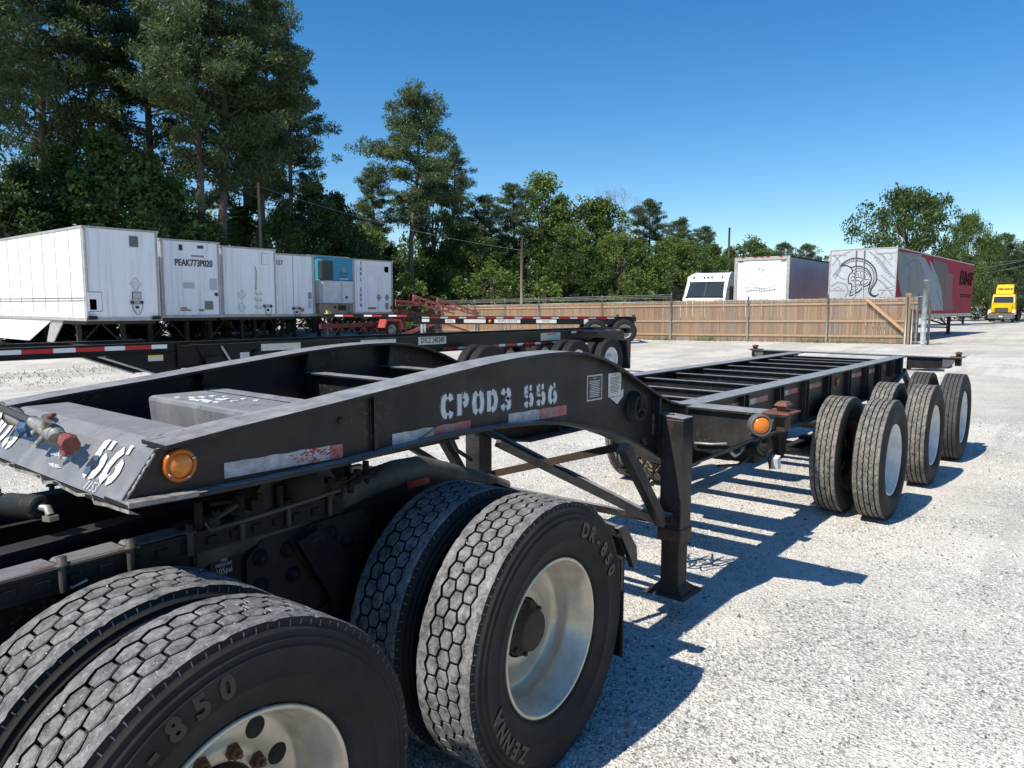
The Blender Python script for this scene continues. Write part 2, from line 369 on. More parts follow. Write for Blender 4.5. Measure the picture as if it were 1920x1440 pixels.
def rib_tyre(name, R0=.505, W=.21, dusty=M_TREAD2, ngr=4, n=120, zig=.0025):
    mb = MB(); side = [(.296,.030),(.315,.012),(.36,-.010),(.41,-.018),(.45,-.014),(R0-.030,-.004),(R0-.010,.002)]
    y = 0.008; pr = []; rib = (W-.016-ngr*.010)/(ngr+1); kinds=[]
    pr.append((R0-.003,.008)); 
    for k in range(ngr+1):
        pr += [(R0,y+.004) if k==0 else (R0,y)]; y += rib; pr += [(R0,y)]
        if k < ngr: pr += [(R0-.014,y+.0015),(R0-.014,y+.0085)]; y += .010
    pr.append((R0-.003,W-.006))
    full = side+pr+[(r,W-yy) for r,yy in reversed(side)]
    ns = len(side); ne = ns+len(pr)
    def wob(i,j): return (zig if j%2 else -zig) if ns+2 <= i < ne-2 else 0
    mb.lathe(full, n, 1, True, wob=wob); ng = len(full)-1
    for k in range(len(mb.f)):
        i = k % ng
        if ns <= i < ne-1:
            deep = full[i][0] < R0-.01 or full[i+1][0] < R0-.01
            mb.m[k] = 2 if deep else 0; mb.sm[k] = False
    return mb.mesh(name, [dusty, M_RUB, M_GROOVE])
def rim_outer(name, mats, deep=.178, hub=True, holes=10):     # dished disc wheel seen from outside
    mb = MB()
    prof = [(.300,.024),(.306,.014),(.300,.008),(.291,.012),(.288,.028),(.280,.034),(.277,.050),(.266,.062),(.263,.095),(.258,.100),(.256,.135),(.250,deep-.014),(.236,deep),(.17,deep),(.160,deep-.012),(.142,deep-.018),(.118,deep-.016)]
    mb.lathe(prof, 72, 0, True)
    return mb.mesh(name, mats)
def disc_holes(mesh_name, m, r=.2, n=10, y=0., hr=.024):
    mb = MB()
    for k in range(n):
        a = 2*pi*k/n
        mb.lathe([(0.001,-.001),(hr,-.001),(hr,.002)], 20, 0, False, c=(r*cos(a), y, r*sin(a)))
    return mb.mesh(mesh_name, m)
def nut_ring(n, r, y, s=.017):
    mb = MB()
    for k in range(n):
        a = 2*pi*k/n; c=(r*cos(a), y, r*sin(a))
        mb.lathe([(s*1.35,.004),(s*1.35,-.002),(s,-.002),(s,-.020),(.0005,-.020)], 6, 0, False, c=c)
        mb.lathe([(s*.45,-.020),(s*.45,-.034),(.0005,-.034)], 8, 0, False, c=c)
    return mb
ME_TREAD = tread_tyre('drive_tyre')
def stones_mesh():
    mb = MB(); rd = random.Random(4)
    for k in range(90):
        a = rd.uniform(0,2*pi); y = .236*rd.choice((.2,.4,.6,.8))+rd.uniform(-.012,.012); s = rd.uniform(.0022,.0048); r = .523-rd.uniform(.001,.008)
        c = Vector(rot_xz(a,r,y)); P = [c+Vector(d)*s*rd.uniform(.7,1.3) for d in ((1,0,0),(-1,0,0),(0,1,0),(0,-1,0),(0,0,1),(0,0,-1))]
        mb.add(P, [(0,2,4),(2,1,4),(1,3,4),(3,0,4),(2,0,5),(1,2,5),(3,1,5),(0,3,5)])
    return mb.mesh('groove_stones', [pm('caught_stone',(.6,.59,.56),(.4,.39,.37),sc=200,rough=.9)])
ME_STONES = stones_mesh()
ME_RIB = rib_tyre('ribbed_tyre'); ME_RIBC = rib_tyre('ribbed_tyre', dusty=_dusty('clean_ribbed_tread',(.12,.12,.12),.45,.8), zig=.001)
ME_RIB_FAR = rib_tyre('ribbed_tyre', n=48, zig=0.)
ME_RIMC = rim_outer('rim', [M_RIMC]); ME_RIMW = rim_outer('rim', [M_RIMW]); ME_RIMB = rim_outer('rim', [M_BRICK], deep=.10)
def hub_mesh():
    mb = MB(); mb.lathe([(.112,.0),(.108,-.020),(.098,-.024),(.088,-.026),(.080,-.058),(.070,-.062),(.0005,-.062)], 32, 0, True)
    for k in range(8):
        a = 2*pi*k/8+.2; mb.lathe([(.010,-.022),(.010,-.036),(.0005,-.036)], 6, 0, False, c=(.098*cos(a),0,.098*sin(a)))
    return mb.mesh('hub', [M_RUSTY_DARK])
ME_HUB = hub_mesh()
def hub_far():
    return MB().lathe([(.12,.0),(.12,-.04),(.07,-.06),(.07,-.10),(.0005,-.10)], 16, 0, True).mesh('hub', [M_BLKNEW])
ME_HUBF = hub_far()
ME_NUT = nut_ring(1, 0., 0., .0165).mesh('lug_nut', [pm('rusty_nut',(.12,.05,.025),(.05,.03,.02),sc=60,rough=.7)])
ME_HOLE = MB().lathe([(.0005,.0),(.027,.0),(.0295,.001)], 20, 0, True).mesh('vent_hole', [M_GROOVE])  # flat dark disc; the shade inside the hole put into its colour
def wheel(parent, x, y, z, tyre, rim, hub=ME_HUB, detail=True, flip=False, ang=0., name='wheel', inner=False, label=None):
    w_ = bpy.data.objects.new(name, None); COL.objects.link(w_); w_.parent = parent; w_.location = (x,y,z)
    w_.rotation_euler = (0, ang, pi if flip else 0)
    if label: w_['label'] = label
    link('tyre', tyre, w_); link('rim', rim, w_)
    if tyre is ME_TREAD: tag(link('groove_stones', ME_STONES, w_), kind='stuff')
    if not inner:
        if hub: link('hub', hub, w_, (0,.162,0))
        if detail:
            for k in range(10):
                a = 2*pi*k/10; link('lug_nut', ME_NUT, w_, (.142*cos(a),.159,.142*sin(a))); link('vent_hole', ME_HOLE, w_, (.202*cos(a+.31),.1765,.202*sin(a+.31)))
    return w_
# ------------------------------------------------------------------ the gooseneck container chassis (front to rear along +X)
YC = 2.62
CH = thing('container_chassis', 'black gooseneck container chassis with white stencilled number, coupled over the truck wheels', 'container chassis', (0,YC,0))
HW = .69; WEB = .645; FL = .15; TF = .014
TOP = [(.905,1.409),(1.0,1.421),(1.09,1.432),(1.265,1.450),(1.45,1.469),(1.6,1.486),(1.82,1.510),(2.02,1.532),(2.22,1.553),(2.4,1.567),(2.6,1.576),(2.78,1.576),(2.93,1.563),(3.08,1.533),(3.22,1.487),(3.36,1.43),(3.52,1.36),(3.68,1.292),(3.80,1.248),(3.93,1.215),(4.08,1.197)]
BOT = [(.80,1.255),(1.0,1.25),(1.2,1.25),(1.5,1.256),(1.7,1.267),(1.95,1.278),(2.2,1.279),(2.4,1.272),(2.6,1.256),(2.8,1.228),(3.0,1.182),(3.15,1.143),(3.3,1.095),(3.45,1.035),(3.6,.97),(3.73,.908),(3.84,.86)]
def interp(P, x): return float(np.interp(x, [p[0] for p in P], [p[1] for p in P]))
def flange(P, th, y0, y1, name, x0=None, x1=None, mat=M_BLACK, bev=.002):
    pts = [p for p in P if (x0 is None or p[0]>=x0) and (x1 is None or p[0]<=x1)]
    up = []; lo = []
    for i,p in enumerate(pts):
        a = pts[max(0,i-1)]; b = pts[min(len(pts)-1,i+1)]; dx,dz = b[0]-a[0], b[1]-a[1]; k = math.hypot(dx,dz)
        up.append(p); lo.append((p[0]+dz/k*th, p[1]-dx/k*th))
    return MB().strip(up, lo, y0, y1).build(name, mat, CH, bevel=bev)
for sgn in (-1,1):
    xs = sorted(set([p[0] for p in TOP if p[0]<=3.86]+[p[0] for p in BOT if p[0]>=.98]))
    xs = [.80,.90]+[x for x in xs if x>.95 and x<=3.70]+[3.70]
    mb = MB(); y0 = sgn*WEB; y1 = sgn*(WEB-.012)
    up = [(x, (1.262 if x==.80 else (1.394 if x==.90 else interp(TOP,x)-TF+.002))) for x in xs]
    lo = [(x, interp(BOT,x)+TF-.002 if x>.8 else 1.256) for x in xs]
    mb.strip(up, lo, min(y0,y1), max(y0,y1)).build('gooseneck_web', M_BLACK, CH)
    a, b = (sgn*HW, sgn*(HW-FL)); a, b = min(a,b), max(a,b)
    flange(TOP, TF, a, b, 'gooseneck_top_flange')
    lb = [(x, z-0.0) for x,z in BOT if x>=1.0 or x<.9]
    flange([(p[0],p[1]+TF) for p in BOT], TF, a, b, 'gooseneck_bottom_flange')
    # crossing weld seam stiffener and end stiffener
    for x in (1.648,):
        MB().box((x-.008, sgn*WEB-.018 if sgn<0 else WEB, interp(BOT,x)+TF+.001), (x+.008, sgn*WEB if sgn<0 else WEB+.018, interp(TOP,x)-TF-.001)).build('web_stiffener', M_BLACK, CH)
    for x in (3.685,):
        w0,w1 = sorted((sgn*(HW-.004), sgn*(WEB+.001)))
        MB().box((x-.011,w0,interp(BOT,x)+TF+.003),(x+.011,w1,interp(TOP,x)-TF-.003)).build('end_stiffener', M_BLACKR, CH)
    # inside gussets
    for x in (1.68,2.24,2.79):
        yi = sgn*(WEB-.013); yt = sgn*(HW-FL+.01)
        zt = interp(TOP,x)-TF-.002; zb = interp(BOT,x)+TF+.03
        MB().prism([(yi,zb),(yt,zt),(yi,zt)], x-.006, x+.006, ax=0).build('web_gusset', M_BLACK, CH)
# upper coupler: bottom skin, slanted front plate, top plate
mb = MB(); yw = WEB-.013
mb.strip([(.80,1.252),(1.15,1.250),(2.1,1.262)], [(.80,1.243),(1.15,1.241),(2.1,1.253)], -yw, yw); mb.build('coupler_plate', M_DARK, CH)
mb = MB(); mb.strip([(.803,1.258),(.895,1.378),(.950,1.400)],[(.812,1.252),(.903,1.370),(.952,1.390)], -yw, yw); FP = mb.build('front_plate', M_PLATE, CH)
mb = MB(); mb.strip([(.9525,1.400),(1.105,1.402)],[(.9525,1.390),(1.105,1.392)], -yw, yw); mb.build('top_plate', M_PLATE, CH, bevel=.002)
MB().box((1.098,-yw,1.256),(1.105,yw,1.3915)).build('rear_plate', M_BLACK, CH)
# bent bare-metal lip under the front plate
mb = MB()
n = 22
for k in range(n):
    y0 = -HW+.0+k*(2*HW)/n; y1 = y0+2*HW/n
    j0 = .006*sin(k*1.9)+.004*cos(k*3.1); j1 = .006*sin((k+1)*1.9)+.004*cos((k+1)*3.1)
    mb.hull8([(.796+j0,y0,1.243+j0*.5),(.83,y0,1.236),(.83,y1,1.236),(.796+j1,y1,1.243+j1*.5)],[(.797+j0,y0,1.252+j0*.6),(.82,y0,1.2418),(.82,y1,1.2418),(.797+j1,y1,1.252+j1*.6)])
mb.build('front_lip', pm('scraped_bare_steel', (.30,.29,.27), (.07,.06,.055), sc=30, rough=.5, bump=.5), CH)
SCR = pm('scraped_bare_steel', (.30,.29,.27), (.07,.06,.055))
MB().hull8([(.80,-HW-.002,1.2585),(.99,-HW-.002,1.254),(.99,-WEB-.002,1.254),(.80,-WEB-.002,1.2585)],[(.80,-HW-.002,1.2735),(.99,-HW-.002,1.268),(.99,-WEB-.002,1.268),(.80,-WEB-.002,1.2735)]).build('sunlit_flange_tip', SCR, CH, bevel=.002)  # pale box over the flange tip; sunlight put into its colour
mb = MB(); rd_ = random.Random(9)
P = [(.806+(.893-.806)*k/24+rd_.uniform(-.0012,.0012), -WEB-.001+rd_.uniform(-.002,.001), 1.262+(1.384-1.262)*k/24) for k in range(25)]
mb.tube(P, [.0035*rd_.uniform(.5,1.5) for _ in P], 6); mb.build('weld_bead', SCR, CH)
for x_ in (1.648,3.685):
    P = [(x_-.012, -WEB-.002, interp(BOT,x_)+TF+.006+k*(interp(TOP,x_)-interp(BOT,x_)-2*TF-.012)/20) for k in range(21)]
    MB().tube(P, [.003*rd_.uniform(.6,1.4) for _ in P], 5).build('weld_bead', M_BLACKR, CH)
# housing in the middle of the gooseneck
hb = MB(); hb.hull8([(1.33,-.42,1.27),(1.60,-.42,1.27),(1.60,.34,1.27),(1.33,.34,1.27)], [(1.315,-.42,1.425),(1.57,-.42,1.425),(1.57,.335,1.425),(1.315,.335,1.425)])
HB = hb.build('valve_housing', M_PLATE, CH, bevel=.018)
mb = MB()
for k,(y,s) in enumerate([(.15,.03),(.03,.05),(-.05,.035)]):
    for j in range(5): mb.cbox((1.36+.035*j+.01*sin(j*3+k), y-.02*j+.015*cos(j*2.2), 1.4265), (.008,s*(.5+.3*sin(j+k)),.0012))
mb.build('housing_stencil', M_PAINTW, HB)
mb = MB()
for k in range(3):
    pts = [(1.305-.02*sin(t*pi/6), -.17-.05*k+.03*cos(t*pi/6+k), 1.30+.035*sin(t*pi/6)+.01*k) for t in range(7)]
    mb.tube(pts, .005, 6)
mb.lathe([(.02,0),(.02,-.02),(.0005,-.02)], 12, 0, c=(1.30,-.25,1.30)); mb.build('wiring', M_RUB, CH)
# gooseneck cross members
for x, zt in ((1.72,1.40),(2.27,1.44),(2.80,1.44),(3.35,1.30)):
    MB().box((x-.045,-yw,zt-.008),(x+.045,yw,zt)).box((x-.005,-yw,zt-.13),(x+.005,yw,zt-.009)).build('cross_member', M_BLACK, CH)
# ---- rails behind the gooseneck
RZ = 1.19; RX1 = 10.08
for sgn in (-1,1):
    a,b = sorted((sgn*HW, sgn*(HW-FL)))
    MB().box((4.083,a,RZ-TF),(RX1,b,RZ)).build('rail_top_flange', M_BLACK, CH, bevel=.002)
    wa,wb = sorted((sgn*WEB, sgn*(WEB-.012)))
    MB().strip([(3.702,1.27),(3.80,1.232),(3.93,1.199),(4.08,RZ-TF-.001),(9.3,RZ-TF-.001),(RX1-.004,RZ-TF-.001)],[(3.702,.935),(3.80,.892),(3.93,.842),(4.08,.832),(9.3,.832),(RX1-.004,1.0)], wa, wb).build('rail_web', M_BLACKR, CH)
    MB().strip([(3.845,.868),(4.08,.831),(9.3,.831),(RX1-.005,.999)],[(3.845,.854),(4.08,.817),(9.3,.817),(RX1-.005,.985)], a, b).build('rail_bottom_flange', M_BLACK, CH)
    for x in (4.95,5.66,6.27,6.90,7.55,8.20,8.75,9.3,9.75):
        s0,s1 = sorted((sgn*(WEB+.001), sgn*(HW-.004)))
        MB().box((x-.05,s0,.833 if x<9.3 else .99),(x-.038,s1,RZ-TF-.002)).box((x+.038,s0,.833 if x<9.3 else .99),(x+.05,s1,RZ-TF-.002)).build('rail_stiffener', M_BLACKR, CH)
for x in (4.62,5.12,5.72,6.32,6.92,7.52,8.12,8.72,9.15,9.62):
    mb = MB().box((x-.03,-yw,1.155),(x+.03,yw,1.163)).box((x-.006,-yw,1.02),(x+.006,yw,1.1545)).box((x-.03,-yw,1.012),(x+.03,yw,1.0195))
    mb.build('cross_member', M_BLACK, CH)
MB().box((4.083,-.535,1.10),(4.40,.535,1.106)).build('deck_plate', M_RUSTY_DARK, CH)
# air tanks between the rails
for x,y in ((5.2,-.25),(7.0,.25)):
    tk = MB(); tk.lathe([(.0005,-.36),(.09,-.35),(.125,-.32),(.125,.32),(.09,.35),(.0005,.36)], 24, 0, True, c=(x,y,.83)); tk.build('air_tank', M_DARK, CH)
# ---- bolsters with twist locks
def bolster(x0, x1, half, front):
    zt = RZ+.004; mb = MB()
    mb.box((x0,-half,zt-.012),(x1,half,zt))
    zi = .845 if front else 1.03; xm = (x0+x1)/2
    for xx in ((x0+.03, x0+.042),(x1-.042,x1-.03)):
        for s in (-1,1):
            poly = [(s*(HW+.004),zi),(s*(half-.10),zt-.115),(s*(half-.10),zt-.013),(s*(HW+.004),zt-.013)]
            mb.prism(poly, xx[0], xx[1], ax=0)
    b = mb.build('front_bolster' if front else 'rear_bolster', M_BLACK if not front else M_BLACKR, CH)
    for s in (-1,1):                                     # sloping lower flange
        p = Vector((xm, s*(HW+.01), zi-.006)); q = Vector((xm, s*(half-.10), zt-.122))
        MB().bar(p, q, x1-x0-.01, .010, up=(1,0,0)) if False else MB().hull8([(x0,p.y,p.z-.005),(x1,p.y,p.z-.005),(x1,q.y,q.z-.005),(x0,q.y,q.z-.005)],[(x0,p.y,p.z+.004),(x1,p.y,p.z+.004),(x1,q.y,q.z+.004),(x0,q.y,q.z+.004)]).build('bolster_gusset', M_BLACK, b)
    for s in (-1,1):
        yy = s*(half-.03)
        pc = MB().box((xm-.100,yy-.065 if s<0 else yy-.085,zt+.001),(xm+.100,yy+.085 if s<0 else yy+.065,zt+.011))
        MB().box((xm-.05,yy-.03,zt-.10),(xm+.05,yy+.03,zt-.013)).build('lock_pocket', M_RUSTY_DARK, CH, bevel=.004)
        lk = pc.build('corner_plate', M_REDRUST, CH, bevel=.002)
        hd = MB()
        hd.box((xm-.030,yy-.026,zt+.0135),(xm+.030,yy+.026,zt+.042))
        z1 = zt+.042
        hd.hull8([(xm-.055,yy-.038,z1+.001),(xm+.055,yy-.038,z1+.001),(xm+.055,yy+.038,z1+.001),(xm-.055,yy+.038,z1+.001)],[(xm-.034,yy-.024,z1+.024),(xm+.034,yy-.024,z1+.024),(xm+.034,yy+.024,z1+.024),(xm-.034,yy+.024,z1+.024)])
        hd.build('twist_lock', M_RUST if not front else M_REDRUST, CH, bevel=.004)
        # quarter gusset and handle under the end
        pg = [(yy-.13*-s, zt-.115)]+[(yy-s*(.13-.11*sin(radians(t)))-s*0, zt-.115+.10*(1-cos(radians(t)))) for t in range(0,91,18)]
        pts = [(yy-s*.15, zt-.013),(yy-s*.15, zt-.12)]+[(yy-s*(.135-.115*sin(radians(t))), zt-.12+.10*(1-cos(radians(t)))) for t in range(0,91,15)]+[(yy+s*.01,zt-.013)]
        if s>0: pts = pts[::-1]
        MB().prism(pts, x0+.012, x0+.022, ax=0).build('corner_gusset', pm('grey_primer_steel',(.10,.105,.105),(.05,.045,.04),sc=20,rough=.6), CH)
    return b
bolster(3.99, 4.19, 1.26, True); bolster(9.98, 10.20, 1.26, False)
MB().bar((10.02,-HW-.06,1.035),(10.02,-1.10,1.035),.03,.03).build('lock_bar', M_GALV, CH)
MB().tube([(4.0,-.75,.98),(4.0,-.85,.985),(4.0,-.95,1.0)],.007,6).build('lock_rod', M_GALV, CH)
MB().tube([(4.02,-1.18,1.06),(4.02,-1.20,.99),(4.02,-1.15,.96),(4.02,-1.12,1.0),(4.02,-1.14,1.05)],.008,6).build('lock_handle', M_RUSTY_DARK, CH)
# side lamp on the front bolster
L = MB(); L.lathe([(.062,0),(.062,-.05),(.052,-.055),(.048,-.045)], 28, 0, True); lo_ = L.build('lamp_housing', pm('grey_lamp_body',(.09,.09,.085),rough=.6), CH, loc=(3.975,-1.135,1.135), rot=(0,0,radians(-48)))
link('lamp_lens', MB().lathe([(.047,-.046),(.040,-.056),(.02,-.062),(.0005,-.064)], 24, 0, True).mesh('lamp_lens', M_AMBER), lo_)
# round marker light at the front of the near web
ml = MB().lathe([(.047,0),(.047,-.012),(.043,-.016),(.036,-.016),(.0345,-.014)], 40, 0, True).build('marker_light', M_AMBERD, CH, loc=(.957,-WEB-.001,1.342))
link('lens', MB().lathe([(.034,-.013),(.028,-.019),(.012,-.022),(.0005,-.022)], 32, 0, True).mesh('lens', M_AMBER), ml)
mb = MB()
for a in (-25,215,310-10): mb.lathe([(.0055,-.016),(.0055,-.019),(.0005,-.019)], 8, 0, c=(.0395*cos(radians(-a if a<0 else a)),0,.0395*sin(radians(-a if a<0 else a))))
mb.build('screws', M_CHROME, ml)
for x in (7.24,): MB().lathe([(.035,0),(.035,-.012),(.02,-.02),(.0005,-.02)], 20, 0, True).build('marker_light', M_AMBERD, CH, loc=(x,-WEB-.001,1.09))
# reflective tape
def tape(x0, x1, z0a, z0b, h, split=None, name='reflective_tape', cols=(M_TAPEW,M_TAPER)):
    xs_ = np.linspace(x0,x1,9); yy = -WEB-.0025
    t = MB()
    for i in range(8):
        a,b = xs_[i], xs_[i+1]; za = z0a+(z0b-z0a)*(a-x0)/(x1-x0); zb = z0a+(z0b-z0a)*(b-x0)/(x1-x0)
        m = 0 if (split is None or (a+b)/2 < split) else 1
        e = .0025*sin(i*2.7)
        t.hull8([(a,yy,za),(a,-WEB-.0002,za),(b,-WEB-.0002,zb),(b,yy,zb)], [(a,yy,za+h+e),(a,-WEB-.0002,za+h+e),(b,-WEB-.0002,zb+h-e),(b,yy,zb+h-e)], m)
    return t.build(name, cols, CH)
tape(1.09,1.515,1.279,1.275,.046,1.48); tape(1.735,2.15,1.281,1.283,.043,1.94); tape(2.39,2.82,1.277,1.272,.047,2.62)
MB().bar((1.80,-WEB-.004,1.262),(1.955,-WEB-.004,1.322),.003,.007).build('torn_strip', pm('peeled_tape_backing',(.17,.14,.11),rough=.8), CH)
mb = MB()                                            # crazed red scraps on the first tape
for k in range(46):
    x = 1.30+.19*random.random()**.7; z = 1.281+.036*random.random(); a = random.uniform(-.5,.9); l = random.uniform(.006,.022)
    mb.bar((x,-WEB-.0032,z),(x+l*cos(a),-WEB-.0032,z+l*sin(a)),.0012,.003)
mb.build('tape_scraps', pm('bright_red_tape',(.42,.02,.025),rough=.5), CH)
for x0,x1,sp in ((4.62,4.90,4.72),(5.06,5.46,5.2),(5.76,6.14,5.9),(6.40,6.76,6.5),(7.68,8.12,7.85),(8.40,8.66,8.5)):
    tape(x0, x1, 1.085, 1.085, .04, sp)
MB().box((9.05,-WEB-.004,1.085),(9.13,-WEB-.0005,1.13)).build('decal', pm('brown_label',(.2,.12,.07),rough=.6), CH)
# stencilled number CPOD3 556: thick strokes with bridges
def glyph(ch):
    w = .62                                           # unit height 1, width w
    if ch == 'C': return [[(.50,.24),(.44,.08),(.36,.04)],[(.28,.04),(.14,.12),(.09,.3),(.08,.5),(.09,.7),(.14,.88),(.28,.96)],[(.36,.96),(.46,.9),(.51,.74)]]
    if ch == 'P': return [[(.11,.0),(.11,1.)],[(.24,.93),(.26,.93)],[(.32,.93),(.46,.86),(.50,.7),(.46,.54),(.32,.47)]]
    if ch in 'O0': return [[(.26,.04),(.13,.14),(.08,.5),(.13,.86),(.26,.96)],[(.36,.96),(.49,.86),(.54,.5),(.49,.14),(.36,.04)]]
    if ch == 'D': return [[(.11,.0),(.11,1.)],[(.26,.95),(.43,.86),(.51,.6),(.51,.4),(.43,.14),(.26,.05)]]
    if ch == '3': return [[(.10,.74),(.14,.88),(.24,.95)],[(.34,.95),(.47,.88),(.49,.70),(.42,.55),(.34,.51),(.43,.46),(.51,.32),(.48,.12),(.34,.05)],[(.24,.05),(.13,.12),(.09,.26)]]
    if ch == '5': return [[(.24,.93),(.12,.93),(.12,.56),(.24,.56)],[(.34,.93),(.48,.93)],[(.34,.58),(.46,.52),(.50,.34),(.46,.12),(.34,.05)],[(.24,.05),(.13,.1),(.09,.24)]]
    if ch == '6': return [[(.48,.95),(.38,.93)],[(.26,.90),(.14,.70),(.09,.4),(.13,.14),(.26,.04)],[(.36,.04),(.48,.14),(.51,.32),(.46,.50),(.36,.55)]]
    return []
def stencil(s, f3, h, adv, wd, name, parent, mat, xs=1.):
    x = 0
    for ch in s:
        mb = MB()
        for pl in glyph(ch):
            P = [(x+p[0]*h*xs, p[1]*h) for p in pl]; Q = []
            for i in range(len(P)-1):
                for k in range(3):
                    u = k/3; Q.append((P[i][0]*(1-u)+P[i+1][0]*u, P[i][1]*(1-u)+P[i+1][1]*u))
            Q.append(P[-1]); add_band(mb, Q, wd, f3)
        if mb.v: tag(mb.build(name, mat, parent), kind='stuff')
        x += adv*h*xs*(.52 if ch == ' ' else .66)
M_PAINTHALO = NT('stencil_overspray')
def _halo():
    t = M_PAINTHALO; t.set('Base Color', (.35,.37,.38)); t.set('Roughness', .8)
    b = t.ramp(t.noise(420, 2, .6), [(.50,0.),(.60,.75)]); t.set('Alpha', b); return t.mat
M_PAINTHALO = _halo()
f_st = lambda p: (1.985+p[0], -WEB-.0016, 1.353+p[1]-.018*p[0]+0*p[1])
stencil('CPOD3 556', f_st, .086, 1.22, .0235, 'stencil_letter', CH, M_PAINTW, 1.28)
f_sh = lambda p: (1.985+p[0], -WEB-.0009, 1.353+p[1]-.018*p[0])
stencil('CPOD3 556', f_sh, .086, 1.22, .038, 'stencil_overspray', CH, M_PAINTHALO, 1.28)
# number painted on the slanted plate, reading across the trailer
def f_fp(y0): 
    d = Vector((.097,0,.126)).normalized()
    return lambda p: (.8065+d.x*(p[1]+.035)-.004, y0-p[0], 1.262+d.z*(p[1]+.035)+.003)
stencil('56', f_fp(-.325), .112, 1.0, .029, 'stencil_letter', FP, M_PAINTW, 1.48)
stencil('OD3', f_fp(.595), .112, 1.0, .029, 'stencil_letter', FP, M_PAINTW, 1.48)
def scrawl(s, y0, z0, sz, name='chalk_writing'):
    d = Vector((.097,0,.126)).normalized()
    G = {'1':[[(.3,0),(.5,1)]],'0':[[(.3,.1),(.1,.5),(.3,.95),(.6,.8),(.55,.3),(.3,.1)]],'/':[[(0,-.1),(.5,1.1)]],'5':[[(.7,1),(.3,1),(.25,.6),(.55,.5),(.5,.1),(.1,0)]],'3':[[(.2,1),(.7,.95),(.4,.55),(.65,.3),(.4,0),(.1,.1)]],
        'x':[[(0,.2),(.6,.9)],[(0,.8),(.7,.3)],[(.1,.5),(.8,.5)]],'o':[[(.3,.2),(.1,.5),(.4,.8),(.6,.4),(.3,.2)]],'-':[[(-.2,.5),(.9,.55)]]}
    mb = MB(); x = 0
    for ch in s:
        for pl in G.get(ch, []):
            add_band(mb, [(x+p[0]*sz, p[1]*sz) for p in pl], .0028, lambda p: (.8065+d.x*(p[1]+z0)-.0045, y0-p[0], 1.262+d.z*(p[1]+z0)+.0034))
        x += sz*.8
    return mb.build(name, M_PAINTW, FP)
scrawl('/10/', -.41, .035, .026); scrawl('1153', -.39, .0, .026); scrawl('oxox1xoxox', -.05, .055, .02); scrawl('-xoxx-', -.09, .022, .018)
# plates on the web
def plaque(x0,x1,z0,z1, base, ink, name, lines, title, tsz=.013, lab=None):
    y = -WEB-.001
    o = MB().box((x0,y-.0015,z0),(x1,y,z1)).build(name, base, CH)
    if lab: o['label'] = lab
    w_ = x1-x0; zz = z1-.012-tsz; mb = MB(); k = 0
    while zz > z0+.008 and k < lines:
        a = x0+w_*random.uniform(.06,.2); b = x1-w_*random.uniform(.06,.3)
        mb.box((a,y-.0021,zz),(b,y-.0016,zz+.0028)); zz -= .0075; k += 1
    mb.build('print_lines', ink, o)
    text(title, tsz, ink, o, 'print', ((x0+x1)/2, y-.0021, z1-tsz*.8), (pi/2,0,0), .9)
    return o
M_PBLK = pm('black_plate_print',(.02,.02,.022),rough=.4); M_PW = pm('paper_label',(.6,.6,.58),(.45,.45,.43),sc=30,rough=.6)
pl_ = plaque(2.992,3.13,1.317,1.445, pm('silver_plate',(.45,.45,.45),rough=.4), M_PBLK, 'data_plate', 0, ' ')
y = -WEB-.0028
MB().box((2.999,y-.0004,1.324),(3.123,y,1.438)).build('plate_face', M_PBLK, pl_)
mb = MB(); zz = 1.412
while zz > 1.335:
    mb.box((3.01+random.random()*.02,y-.001,zz),(3.10+random.random()*.015,y-.0005,zz+.0035)); zz -= .0085
mb.build('plate_lines', M_PW, pl_); text('PRATT', .011, M_PW, pl_, 'print', (3.061,y-.001,1.428), (pi/2,0,0))
p2 = plaque(3.19,3.315,1.318,1.442, M_PW, M_PBLK, 'paper_label', 11, 'TIRES')
MB().prism([(3.20,1.3165),(3.275,1.277),(3.335,1.3165)], -WEB-.006, -WEB-.0035, ax=1).prism([(3.3155,1.317),(3.335,1.317),(3.335,1.352),(3.3155,1.345)], -WEB-.005, -WEB-.0025, ax=1).build('peeled_corner', M_PW, p2)
gr = MB().lathe([(.085,0),(.085,-.012),(.072,-.02),(.070,-.045),(.055,-.05),(.050,-.02),(.0005,-.018)], 30, 0, True).build('hose_grommet', M_RUB, CH, loc=(3.45,-WEB-.001,1.245))
mb = MB()
for a in (90,210,330): mb.bar((0,-.045,0),(.06*cos(radians(a)),-.045,.06*sin(radians(a))),.012,.016)
mb.build('grommet_web', M_RUB, gr)
MB().lathe([(.012,0),(.012,-.008),(.0005,-.008)], 8, 0).build('rusty_bolt', M_RUSTY_DARK, CH, loc=(1.51,-WEB-.001,1.40))
